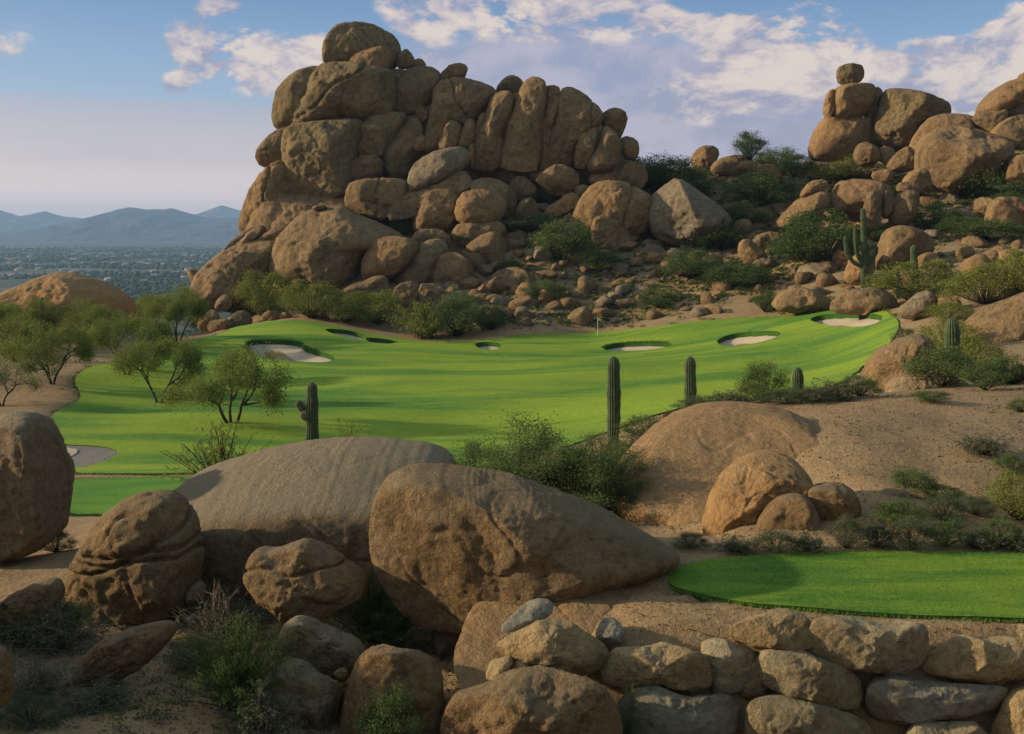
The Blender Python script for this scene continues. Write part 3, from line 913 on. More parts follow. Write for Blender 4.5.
rocks("""
boulder|crag|164||low broken rock under the foot of the tallest column|498,182 502,168 518,165 532,170 534,184 516,190
boulder|crag|162||wedge of rock below the narrow third column|528,178 534,168 545,168 548,176 540,184
rock_slab|crag|165|p=3.2|brown rock shelf under the broad humped column|560,178 566,166 592,166 618,170 622,182 600,188 575,186
boulder|cragwarm|161||squat rock below the lower fingers on the right end|588,184 594,172 612,170 622,176 622,188 604,192
boulder|crag|160||plain brown rock where the skyline bushes meet the crag|618,178 626,160 640,162 648,176 640,190 622,190
boulder|crag|160||brown rock tucked left of the chunky orange boulder|506,190 514,178 530,176 538,190 528,200 512,200
boulder|crag|156||rock filling the dip between the two ledges and the loaf|440,196 452,184 466,184 470,194 458,202
boulder|crag|151||shaded rock under the wide brown boulder|410,244 418,230 440,230 450,238 446,250 424,252
boulder|crag|152||shaded rock under the rounded loaf boulder|452,236 462,222 486,224 500,222 506,236 490,246 466,246
boulder|cragwarm|148||brown rock right of the tall brown one at the bush line|446,282 450,266 462,262 470,272 466,288
boulder|crag|147|tk=1.1|broad low rock behind the lone round boulder|404,292 412,280 430,280 436,292 426,302 408,302
boulder|craggrey|153||grey rock at the left foot of the huge streaked boulder|556,236 562,224 576,222 584,234 578,246 562,246
boulder|crag|146||wide brown rock right of the long low boulder|534,290 542,276 560,274 572,284 566,298 544,300
boulder|cragwarm|142||orange brown rock below the long low boulder|482,310 490,298 506,298 514,308 506,320 488,320
boulder|crag|140||rock left of the oval boulder near the green|498,330 504,318 520,316 526,328 516,336
boulder|craggrey|146||grey slab rock between the two bush clumps mid slope|584,282 592,270 610,268 618,278 606,288
boulder|crag|143||stone pile rock left of the curved arm shaped rock|544,312 550,300 566,300 570,312 560,322
boulder|crag|150||brown rock below the huge streaked boulder's right corner|624,262 634,250 648,252 652,264 640,272
""", 'boulders stacked in the tall crag', rough=1.0, p=3.4, grow=1.12, round_=1, cuts=14)
# ---- the right hill
rocks("""
boulder|cragwarm|g||orange rock sitting on the saddle skyline left of the lone bush|690,161 693,150 705,145 716,147 721,157 709,172 695,169
boulder|crag|g||brown cracked rock on the saddle right of the orange one|709,171 718,159 738,154 757,160 754,174 726,176
boulder|crag|168||grey stone below the lone skyline bush|733,171 741,160 757,162 756,173
boulder|cragwarm|g||small rubble rock on the saddle to the left of the pinnacle|748,182 756,167 772,163 781,170 780,184 760,187
rock_column|cragwarm|168|p=2.6 T=5|tapering lower body of the balanced pinnacle|809,156 820,121 834,116 860,118 875,119 875,140 867,149 850,160 824,162
boulder|cragwarm|168|p=2.6 T=4.5|square middle block of the balanced pinnacle|830,119 833,91 842,85 865,84 872,87 870,104 860,121 836,121
rock_column|cragwarm|167|p=2.8|thin orange flake on the left side of the pinnacle's middle|822,119 825,97 832,88 837,92 831,119
rock_column|cragolive|168.5|p=2.8|narrow shaded strip of rock on the right side of the pinnacle|867,92 872,86 881,86 883,92 874,128 864,126
boulder|cragolive|168||balanced cap stone on top of the pinnacle|836,81 837,68 847,64 860,64 864,69 863,80 853,85 842,85
boulder|cragolive|166|p=2.6 T=6|large dark brown block right of the balanced pinnacle|873,130 880,92 892,89 916,94 944,103 950,109 949,118 930,125 906,148 897,152 875,146
boulder|crag|162||brown rock beneath the pinnacle's right strip|854,158 858,144 869,141 879,148 880,164 861,167
boulder|crag|162||small rock beneath the large dark block|878,150 886,145 897,150 893,162 881,165
boulder|crag|160||rounded rock between the large dark block and the twin domes|887,165 897,152 911,144 914,166 906,173 891,171
boulder|cragwarm|160|p=2.4 T=5|rear one of the twin domes, mostly hidden|909,162 911,140 923,124 938,115 955,114 972,119 980,132 960,168 920,172
boulder|crag|156|p=2.4 T=8|giant front dome of the twin domes on the hilltop|917,158 921,143 936,131 955,123 971,125 989,135 1005,150 1010,163 1006,183 987,197 947,196 926,185 918,170
boulder|cragwarm|150||small egg boulder at the left foot of the giant dome|903,183 909,173 920,167 929,173 930,187 920,194 906,190
boulder|cragwarm|155||flat little slab left of the egg boulder|871,174 882,169 895,171 894,179 883,184 874,180
boulder|cragwarm|158|T=5|lit upper boulder of the stack on the right edge|982,113 986,101 1001,86 1018,78 1034,80 1034,96 1008,111
boulder|cragwarm|158||highest rock of the stack cut by the right edge|1017,94 1019,76 1030,70 1045,72 1045,94
boulder|crag|157||dark left boulder of the stack on the right edge|971,121 978,110 1002,107 1006,113 998,130 987,136
boulder|crag|155||lower middle boulder of the stack on the right edge|989,140 997,125 1012,116 1038,114 1038,148 1004,150
boulder|cragolive|157||thin wedge boulder in the middle of the right edge stack|1006,112 1019,97 1042,90 1042,120 1012,120
boulder|cragwarm|148||small orange rock right of the giant dome|1008,164 1018,154 1038,156 1038,184 1007,183
boulder|cragwarm|143||flat lid rock on top of the big broken outcrop|800,195 810,181 828,178 828,188 804,198
boulder|cragwarm|142|T=4 lean=0.3|left sloping base of the big broken outcrop|774,226 792,207 803,198 824,187 829,200 822,216 801,226
boulder|cragwarm|143|T=5 crack=1 p=2.5|main body of the big broken outcrop|826,210 833,190 846,179 873,181 889,188 885,201 866,224 836,217
boulder|crag|139.5||front left block split from the broken outcrop|862,224 864,196 875,190 882,194 881,218 874,235
boulder|crag|140||narrow middle block split from the broken outcrop|881,215 883,191 892,191 896,198 890,220
boulder|crag|140|p=2.7|right slab split from the broken outcrop|888,221 894,196 912,189 920,196 918,212 905,228
boulder|cragwarm|g||small orange stone right of the broken outcrop|918,198 930,194 940,202 942,209 929,210
boulder|crag|145||brown rock above the broken outcrop's right slab|893,190 902,181 918,183 922,192 908,197
boulder|crag|g|p=2.4|smooth tan boulder beside the many armed cactus|872,268 880,247 886,231 898,225 916,228 931,238 932,253 922,265 902,262 884,271
boulder|cragwarm|g||orange rock behind the foot of the many armed cactus|843,284 848,262 862,249 874,253 874,272 864,286
boulder|pale|g||whitish grey rounded boulder above the small flowering scrub|939,221 944,210 957,207 972,212 969,225 948,227
boulder|cragwarm|g||dark orange rock between the whitish boulder and the lit one|969,213 977,198 993,197 995,213 986,225
boulder|cragwarm|g|crack=1|lit orange boulder with split face at the right edge|986,224 993,202 1004,196 1040,201 1040,230 1000,231
boulder|craggrey|g||pointed grey boulder beside the rightmost bunker|896,317 903,303 924,290 933,295 940,310 927,318 910,321
boulder|cragwarm|g|tk=1.3|long pale orange boulder behind the right bunker, left one|772,309 780,294 799,287 818,291 832,302 834,313 803,315
boulder|crag|g|tk=1.3|low wide boulder behind the right bunker, right one|831,313 834,299 855,290 876,287 895,295 898,310 870,315
boulder|crag|g||purple grey boulder in the hillside gully|750,243 759,234 774,231 788,239 775,248 762,253
boulder|cragwarm|g||bright orange boulder half sunk in scrub in the gully|738,254 741,241 752,239 767,255 768,269 748,266
boulder|crag|g||dull brown boulder above the bright orange gully one|730,227 741,218 753,222 752,235 735,237
boulder|crag|g||brown rock left of the gully's dull boulder|700,262 708,253 722,253 726,264 712,270
boulder|craggrey|g||grey flat rock in the dry streak of the gully|752,262 766,256 778,262 772,270 756,270
boulder|crag|66|T=3.5 lean=0.2|big orange boulder cut by the right edge beside the single cactus|972,352 976,330 985,318 1003,305 1026,289 1050,284 1060,330 1035,370 992,372
boulder|fore|50|p=2.5 tk=1.1|dark brown boulder at the far end of the gravel slope|868,378 871,359 888,343 917,335 935,336 942,360 912,378 895,386 880,402 873,398
boulder|pale|44|lean=0.4|low pale slab lying in front of the dark brown boulder|882,401 888,384 906,374 938,372 961,380 974,390 955,400 910,404
boulder|dome|44||low orange boulder on the slope crest at the right edge|985,395 991,375 1024,365 1050,365 1050,398 1000,400
boulder|crag|g||brown boulder below the orange edge boulder among yellow scrub|935,306 944,296 958,298 962,309 948,314
""", 'boulders scattered over the right hill', p=3.0, grow=1.04, round_=1, cuts=11, low=0.8)

# ---- left distance
boulder('boulder', 'dome', 145, 'broad brown bedrock hump with a pale cap behind the left trees',
        "-8,330 -6,300 15,288 40,277 62,273 85,277 108,287 128,300 134,325 80,345 20,345", None, 'rock hump', T=9, p=2.2)

# ---- the middle ground dome and the rocks around it
rocks("""
bedrock_dome|dome|29|T=3.8 lean=1.25 p=2.4 rough=0.6 cuts=3|huge smooth orange bedrock dome falling away left below the gravel slope|606,500 618,472 640,446 664,425 690,411 725,404 780,408 830,430 850,470 840,515 790,545 740,560 690,556 640,532 612,515
boulder|dome|23.5|p=2.3 T=1.3 lean=0.15|tall rounded boulder leaning against the orange dome behind the tee|699,537 704,522 717,487 730,471 752,455 774,452 797,462 812,481 811,487 795,497 762,526 738,546 712,553
boulder|fore|22.3|p=2.3|left one of two touching round boulders behind the tee|757,533 758,520 773,502 794,492 811,499 823,522 817,541 790,552 765,552
boulder|fore|22.8|p=2.3|right one of two touching round boulders behind the tee|796,497 801,487 825,482 846,483 857,495 860,512 848,533 826,538 808,520
boulder|fore|24|tk=0.9|low brown boulder behind the bursage bushes right of the round pair|856,507 876,495 895,488 910,490 922,489 938,497 936,508 899,514 864,520
boulder|dome|40||small tan rock beside the tall cactus's foot|661,417 668,410 678,411 683,420 672,425
""", 'rocks around the orange dome', cat='boulder')

# ---- foreground boulders
rocks("""
boulder|foregrey|21.5|p=3 T=1.3 grow=0.95|massive upright boulder cut by the left edge|-30,540 -38,470 -25,425 -5,412 14,411 32,413 44,425 53,450 62,474 65,505 61,535 44,552 10,562 -15,556
boulder|fore|18.3|p=2.5 T=1.2 crack=3 rough=0.95 cseed=4|crinkled boulder with wavy overlapping folds left of the flat topped giant|71,602 77,560 94,525 119,500 144,487 171,491 189,514 199,550 196,580 188,612 170,634 130,646 90,636
boulder|foregrey|21.5|p=9 T=2.5 rough=0.4 cuts=0 tilt=0.27 low=0.5|giant boulder with a wide flat grey top in the left foreground|164,500 184,488 248,467 318,455 380,456 438,467 452,480 450,530 420,580 340,600 250,606 205,592 192,545
boulder|fore|17.5|p=2.5 T=1.8 rough=0.5 cuts=2|giant smooth boulder tapering to a point on the right, centre foreground|374,522 376,495 393,475 424,469 490,477 560,489 622,514 660,538 686,551 640,567 560,594 500,613 440,620 408,608 386,577 375,550
boulder|fore|16.9|p=3 crack=1|angular boulder with a sharp ridge beneath the flat topped giant|244,589 248,558 257,553 268,556 296,544 308,547 337,561 362,575 369,592 338,604 319,622 276,614
boulder|foregrey|15.3|p=2.8|slanting smooth boulder in the middle of the lower left pile|278,639 289,619 305,615 330,631 365,648 363,669 346,674 326,672 294,659
boulder|foregrey|14.3|p=3|dark flat faced boulder at the bottom of the lower left pile|262,700 276,666 293,657 339,680 343,697 338,726 325,752 266,756 258,725
boulder|fore|14.2|p=3 crack=1|wide lumpy boulder at the bottom edge right of the pile|336,716 356,668 358,658 371,643 407,641 438,663 443,685 442,755 330,758
boulder|fore|14.7|T=0.35|long spindle shaped stone lying on the dirt lower left|73,676 85,654 104,639 137,627 168,623 176,628 168,641 148,661 118,684 98,689 78,684
boulder|fore|16.5|tk=0.8|half buried tan boulder on the left below the crinkled one|-14,612 0,604 15,592 34,582 55,579 63,588 62,600 38,622 15,637 -14,640
boulder|fore|12.3||dark orange boulder corner at the bottom left edge|-28,650 4,646 9,670 15,690 6,707 -24,710
boulder|fore|13.2|T=0.7 p=2.4|round backed boulder at the bottom below the retaining wall's left end|438,752 446,706 461,694 500,679 540,672 582,675 607,685 620,710 622,755
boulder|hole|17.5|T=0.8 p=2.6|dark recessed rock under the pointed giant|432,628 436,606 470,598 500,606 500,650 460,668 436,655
boulder|fore|18.0|T=0.4|small stone wedged under the crinkled boulder's right side|186,595 190,586 199,582 206,592 200,604 190,606
boulder|fore|14.8|T=0.12|small stone in the crack between pile boulders|333,675 336,669 347,669 350,678 341,683
bedrock_ledge|dome|15.6|T=0.75 lean=1.5 p=2.4 rough=0.9 cuts=5|rounded orange earth ledge left of the tee above the wall|454,672 459,635 476,607 505,589 560,573 620,564 664,572 690,598 700,625 640,640 580,655 520,672 490,690 468,695
""", 'foreground boulders', grow=1.02)

# ---- the retaining wall under the tee
rocks("""
wall_stone|blue|14.45|T=0.22 lean=0.6|blue grey slab set in the dirt at the top left of the wall|500,628 517,610 535,602 553,602 551,618 510,631
wall_stone|wall|14.1|T=0.5 p=2.7|pointed stone with a lit top at the wall's upper left end|492,646 502,638 529,624 566,620 590,634 607,649 604,664 582,673 551,673 522,666
wall_stone|blue|14.5|T=0.3|small round grey stone between the pointed and the long wall stone|594,632 599,623 612,621 625,627 623,639 612,650 603,646
wall_stone|wall|14.05|T=0.45 p=3.2|long rectangular stone in the upper row of the wall|603,678 609,649 618,642 662,642 701,645 712,656 706,690 660,689 614,686
wall_stone|wallgrey|14.25|T=0.45 p=3|dark shaded stone filling right of the long rectangular one|700,648 720,640 746,644 758,655 756,684 735,694 703,690
wall_stone|wall|13.9|T=0.3|sliver stone leaning below the pointed stone, outer one|483,685 492,663 507,656 514,663 500,680
wall_stone|wall|13.85|T=0.3|small triangular stone below the pointed stone, inner one|508,679 514,664 527,663 540,672 526,684
wall_stone|blue|13.75|T=0.5 p=2.8|pale grey faced stone in the lower row under the long one|613,745 619,711 632,696 655,689 700,693 744,699 748,748
wall_stone|wall|14.3|T=0.45 p=2.8|flat brown capstone at the left end of the tee's edge|723,630 739,618 757,614 801,614 813,627 808,648 773,653 733,646
wall_stone|wallgrey|14.15|T=0.5 p=3|big grey capstone with a dished top in the centre of the wall|808,648 811,624 829,617 862,622 890,627 917,621 925,632 925,656 895,678 856,673 822,658
wall_stone|wall|14.15|T=0.5 p=3|broad brown capstone at the right edge of the wall|922,666 933,649 959,635 1000,636 1040,637 1040,680 984,686 940,678
wall_stone|wallgrey|13.95|T=0.45 p=3|tan wedge stone in the second row below the capstones|760,676 764,657 775,652 809,652 824,657 861,674 864,701 831,707 809,699 765,688
wall_stone|blue|13.9|T=0.5 p=3|long stone with a bluish patch in the second row|866,706 867,682 895,678 934,681 990,684 1014,690 992,713 934,722 879,725
wall_stone|wallgrey|13.65|T=0.5 p=3|long low grey stone at the bottom of the wall|740,740 747,705 754,698 795,699 851,715 881,727 888,760 742,760
wall_stone|wallgrey|13.6|T=0.4 p=3|mossy stone at the very bottom, third from the right edge|898,760 902,726 948,722 984,726 990,760
wall_stone|wall|13.7|T=0.45 p=2.8|rounded stone in the bottom right corner|988,760 1002,710 1024,689 1050,688 1050,760
wall_stone|wall|14.5|T=0.3 lean=0.4|small tan stone half buried at the tee's right edge|1016,632 1022,628 1040,628 1042,638 1020,638
wall_stone|wall|14.2|T=0.3 p=2.8|dark stone in the gap below the brown capstone|735,690 745,655 763,650 768,690 752,700
""", 'stones of the retaining wall', cat='wall stone', rough=0.7, cuts=22, grow=1.06, keep=0.6, round_=1, low=0.3, p=5)
# ------------------------------------------------------------------ vegetation
def tube(path, radii, sides=5, cap=True):
    path = np.asarray(path, float); radii = np.asarray(radii, float)
    n = len(path)
    t = np.gradient(path, axis=0)
    t /= np.linalg.norm(t, axis=1)[:, None] + 1e-9
    ref = np.array([0.31, 0.95, 0.05])
    a = np.cross(t, ref); a /= np.linalg.norm(a, axis=1)[:, None] + 1e-9
    b = np.cross(t, a)
    ang = np.linspace(0, 2 * np.pi, sides, endpoint=False)
    v = path[:, None] + radii[:, None, None] * (np.cos(ang)[None, :, None] * a[:, None] + np.sin(ang)[None, :, None] * b[:, None])
    v = v.reshape(-1, 3)
    f = []
    for i in range(n - 1):
        for k in range(sides):
            k2 = (k + 1) % sides
            f.append((i * sides + k, i * sides + k2, (i + 1) * sides + k2, (i + 1) * sides + k))
    return v, np.array(f)

class Acc:
    def __init__(self): self.v, self.f, self.n = [], [], 0
    def add(self, v, f):
        self.v.append(v); self.f.append(np.asarray(f) + self.n); self.n += len(v)
    def mesh(self, name, mat, smooth=True):
        return mesh_np(name, np.vstack(self.v), [f for f in [np.vstack(self.f)]], mat, smooth)

def leaves(acc, centres, rs, size, stretch=1.6, up=0.3):
    n = len(centres)
    d = rs.normal(size=(n, 3)); d[:, 2] += up
    d /= np.linalg.norm(d, axis=1)[:, None]
    e = np.cross(d, rs.normal(size=(n, 3)))
    e /= np.linalg.norm(e, axis=1)[:, None] + 1e-9
    s = size * rs.uniform(0.6, 1.4, n)
    a = centres - d * (s * stretch / 2)[:, None]
    c = centres + d * (s * stretch / 2)[:, None]
    b = centres + e * (s / 2)[:, None]
    g = centres - e * (s / 2)[:, None]
    v = np.stack([a, b, c, g], 1).reshape(-1, 3)
    i = np.arange(n) * 4
    acc.add(v, np.column_stack([i, i + 1, i + 2, i + 3]))

def bezier(p0, p1, p2, n):
    t = np.linspace(0, 1, n)[:, None]
    return (1 - t) ** 2 * p0 + 2 * t * (1 - t) * p1 + t * t * p2

def make_bush(seed, kind, mat, n_leaf=2600, leaf=0.03, name='shrub', squash=1.0, sparse=0.0):
    """unit bush: about one wide and one high, base at the origin"""
    rs = np.random.RandomState(seed)
    root = obj(name, None)
    root.empty_display_size = 0.2
    st, lf = Acc(), Acc()
    if kind == 'round':
        nc = 46
        tips = []
        for k in range(nc):
            a = rs.uniform(0, 2 * np.pi); u = rs.uniform(0.05, 1) ** 0.6
            r = 0.46 * math.sin(u * math.pi / 2) * rs.uniform(0.75, 1.1)
            z = 0.25 + 0.68 * math.cos(u * math.pi / 2) * rs.uniform(0.75, 1.12)
            tips.append((r * math.cos(a), r * math.sin(a), z))
        tips = np.array(tips)
        c = []
        for tp in tips:
            m = tp * 0.5; m[2] *= 0.7
            pth = bezier(np.zeros(3), m * np.array([.7, .7, 1]), tp, 5)
            st.add(*tube(pth, np.linspace(0.011, 0.003, 5), 3))
            k = int(n_leaf / nc * rs.uniform(0.5, 1.5))
            sg = rs.uniform(0.045, 0.095)
            c.append(tp + rs.normal(size=(k, 3)) * np.array([sg, sg, sg * 0.85]))
            k2 = k // 5
            tt = rs.uniform(0.35, 1, k2)[:, None]
            c.append(tt * tp + rs.normal(size=(k2, 3)) * 0.04)
        c = np.vstack(c); c[:, 2] = np.abs(c[:, 2])
        leaves(lf, c, rs, leaf)
    elif kind == 'spray':
        nb = 150
        for k in range(nb):
            a = rs.uniform(0, 2 * np.pi); sp = rs.uniform(0, 1) ** 0.7 * 0.52
            hgt = rs.uniform(0.55, 1.02) * (1 - 0.45 * (sp / 0.52) ** 2)
            tip = np.array([sp * math.cos(a), sp * math.sin(a), hgt])
            mid = np.array([tip[0] * 0.25, tip[1] * 0.25, hgt * 0.6]) + rs.normal(size=3) * 0.03
            pth = bezier(rs.normal(size=3) * np.array([.05, .05, 0]), mid, tip, 6)
            if k % 3 == 0: st.add(*tube(pth, np.linspace(0.007, 0.002, 6), 3))
            m = n_leaf // nb
            t = rs.uniform(0.22, 1, m)[:, None]
            pc = (1 - t) ** 2 * pth[0] + 2 * t * (1 - t) * mid + t * t * tip + rs.normal(size=(m, 3)) * 0.018
            leaves(lf, pc, rs, leaf, 5.0, 2.2)
    elif kind == 'twiggy':
        for k in range(90):
            a = rs.uniform(0, 2 * np.pi); sp = rs.uniform(0, 0.5)
            tip = np.array([sp * math.cos(a), sp * math.sin(a), rs.uniform(0.4, 1.0) * (1 - sp)])
            mid = tip * 0.5 + rs.normal(size=3) * 0.09
            pth = bezier(np.zeros(3), mid, tip, 6)
            st.add(*tube(pth, np.linspace(0.008, 0.002, 6), 3))
            for j in range(3):
                b0 = pth[rs.randint(2, 5)]
                t2 = b0 + rs.normal(size=3) * 0.1 + np.array([0, 0, .06])
                st.add(*tube(bezier(b0, (b0 + t2) / 2 + rs.normal(size=3) * .02, t2, 4), np.linspace(0.004, 0.0015, 4), 3))
                m = n_leaf // 270
                leaves(lf, t2 + rs.normal(size=(m, 3)) * 0.022, rs, leaf)
    obj('stems', st.mesh('stems', M['twig'] if kind == 'twiggy' else M['bark']), parent=root)
    obj('foliage', lf.mesh('foliage', M[mat], False), parent=root)
    return root

def make_tree(seed, mat, n_leaf=21000, leaf=0.0115, name='mesquite_tree', trunks=3, flat=0.55, gap=1.0):
    """unit tree: one high, crown about 1.3 wide"""
    rs = np.random.RandomState(seed)
    root = obj(name, None)
    root.empty_display_size = 0.2
    st, lf = Acc(), Acc()
    tips = []
    def grow(p, d, L, r, lev):
        q = p + d * L
        m = (p + q) / 2 + rs.normal(size=3) * L * 0.13
        pth = bezier(p, m, q, 5)
        st.add(*tube(pth, np.linspace(r, r * 0.62, 5), 6 if lev < 2 else 3))
        if lev >= 4:
            tips.append(q)
            return
        nb = 3 if lev in (0, 2) else 2
        for k in range(nb):
            nd = d + rs.normal(size=3) * 0.55
            nd[2] = nd[2] * 0.6 + (0.22 if lev < 2 else 0.06)
            nd /= np.linalg.norm(nd)
            grow(q, nd, L * rs.uniform(0.62, 0.85), r * 0.6, lev + 1)
    for k in range(trunks):
        a = 2 * np.pi * k / trunks + rs.uniform(-.5, .5)
        d = np.array([math.cos(a) * 0.55, math.sin(a) * 0.55, 1.0]); d /= np.linalg.norm(d)
        grow(np.array([math.cos(a) * .012, math.sin(a) * .012, -0.03]), d, 0.30, 0.024, 0)
    tips = np.array(tips)
    zt = tips[:, 2].max()
    c = []
    for tp in tips:
        if rs.uniform() < 0.08: continue
        k = int(n_leaf / len(tips) * rs.uniform(0.4, 1.6))
        s = rs.uniform(0.05, 0.085)
        cc = tp + rs.normal(size=(k, 3)) * np.array([s, s, s * flat * 1.2]) 
        # drooping twigs
        dr = rs.uniform(size=k) < 0.3
        cc[dr, 2] -= np.abs(rs.normal(size=dr.sum())) * 0.05
        c.append(cc)
    c = np.vstack(c)
    leaves(lf, c, rs, leaf, 2.0, -0.2)
    sc = 1.0 / (zt + 0.06)
    for A_ in (st, lf):
        A_.v = [v * sc for v in A_.v]
    obj('trunk', st.mesh('trunk', M['bark']), parent=root)
    obj('crown', lf.mesh('crown', M[mat], False), parent=root)
    return root

protos = {}
_used = {}
SPEC = {
    'mesq0': lambda: make_tree(3, 'leaf_tree'), 'mesq1': lambda: make_tree(8, 'leaf_tree', trunks=2), 'mesq2': lambda: make_tree(15, 'leaf_tree', trunks=4),
    'mesq3': lambda: make_tree(22, 'leaf_grey', 12000), 'iron': lambda: make_tree(31, 'leaf_grey', 10000, trunks=3),
    'cre0': lambda: make_bush(1, 'round', 'leaf_green', 6500, 0.019), 'cre1': lambda: make_bush(2, 'round', 'leaf_green', 7500, 0.019), 'cre2': lambda: make_bush(3, 'round', 'leaf_dark', 7000, 0.019),
    'yel0': lambda: make_bush(4, 'round', 'leaf_yellow', 8500, 0.016), 'yel1': lambda: make_bush(5, 'round', 'leaf_yellow', 7500, 0.016),
    'dk0': lambda: make_bush(6, 'round', 'leaf_dark', 7500, 0.019), 'dk1': lambda: make_bush(7, 'round', 'leaf_dark', 8500, 0.018),
    'sage0': lambda: make_bush(9, 'round', 'leaf_sage', 6500, 0.018), 'sage1': lambda: make_bush(10, 'twiggy', 'leaf_sage', 2200, 0.025),
    'broom0': lambda: make_bush(11, 'spray', 'leaf_dark', 24000, 0.005), 'broom1': lambda: make_bush(12, 'spray', 'leaf_green', 16000, 0.0055),
    'broomy': lambda: make_bush(13, 'spray', 'leaf_yellow', 6000, 0.010),
    'dry0': lambda: make_bush(14, 'twiggy', 'leaf_sage', 600, 0.02), 'feath': lambda: make_bush(16, 'spray', 'leaf_tree', 2400, 0.010),
    'big0': lambda: make_bush(17, 'round', 'leaf_green', 16000, 0.0125), 'big1': lambda: make_bush(18, 'round', 'leaf_green', 16000, 0.0125),
}
def plant(kind, px, py, wpx, hpx, label, group=None, name='shrub', cat='bush', D=None, rot=None, sink=0.03):
    """px,py = foot of the plant, wpx/hpx its size in the picture"""
    if D is None:
        g = ground_at(px, py)
        if g is None: g = at(px, py, 170)
    else:
        r = at(px, py, D)
        g = np.array([r[0], D, h([r[0]], [D])[0]])
        top = at(px, py - hpx, D)[2]
        hh = top - g[2]
    w = wpx / 1000 * g[1]
    if D is None:
        hh = hpx / 1000 * g[1]
    hh = max(hh, 0.1)
    rot = random.Random(px * 7 + py).uniform(0, 6.28) if rot is None else rot
    loc = (g[0], g[1], g[2] - sink * hh)
    fresh = kind not in protos
    if fresh:
        o = SPEC[kind]()
        protos[kind] = o
        fo = [c for c in o.children if c.name.split('.')[0] in ('crown', 'foliage')][0]
        cc = np.array([v.co[:] for v in fo.data.vertices])
        _used[kind] = (np.percentile(np.abs(cc[:, 0]), 96) + np.percentile(np.abs(cc[:, 1]), 96), np.percentile(cc[:, 2], 99))
    wid, tall = _used[kind]
    hh /= tall
    sc = (w / wid, w / wid, hh)
    if fresh:
        o.location = loc; o.rotation_euler = (0, 0, rot); o.scale = sc
        if group: o['group'] = group
    else:
        o = copy_thing(protos[kind], loc, rot, sc, label, group)
    o.name = name
    o['label'] = label; o['category'] = cat
    return o

def plants(table, group, name='shrub', cat='bush'):
    for line in table.strip().splitlines():
        f = [c.strip() for c in line.split('|')]
        kind, nums, label = f
        n = [float(t) for t in nums.split()]
        plant(kind, n[0], n[1], n[2], n[3], label, group, name, cat, n[4] if len(n) > 4 else None)

plants("""
mesq0|52 384 84 62|dark trunked mesquite on the sandy bank at the far left
mesq1|127 376 74 60|leaning mesquite at the edge of the sand beside the fairway
mesq2|178 343 66 56|mesquite with forked pale trunk in front of the crag's left foot
mesq1|160 404 76 66|single trunked mesquite standing on the grass behind the big one
mesq0|232 424 110 78|largest mesquite with curved trunks on the fairway
iron|2 406 60 48|grey leaved ironwood cut by the left edge above the boulder
mesq2|18 362 70 48|olive mesquite behind the sandy bank, at the left edge
mesq0|104 346 66 46|bushy mesquite in the back row with a rounded crown
mesq1|160 333 54 38|smaller mesquite filling the back row beside the crag foot
mesq0|66 342 62 40|far mesquite crown right under the bedrock hump
mesq2|30 340 60 42|far mesquite crown below the left end of the hump
mesq1|205 330 40 28|small mesquite at the heap of rocks
mesq0|-14 350 70 60|mesquite crown entering from the left edge
mesq0|118 332 54 34|hazy mesquite at the rim of the drop
""", 'mesquite trees along the left of the fairway', 'mesquite_tree', 'tree')

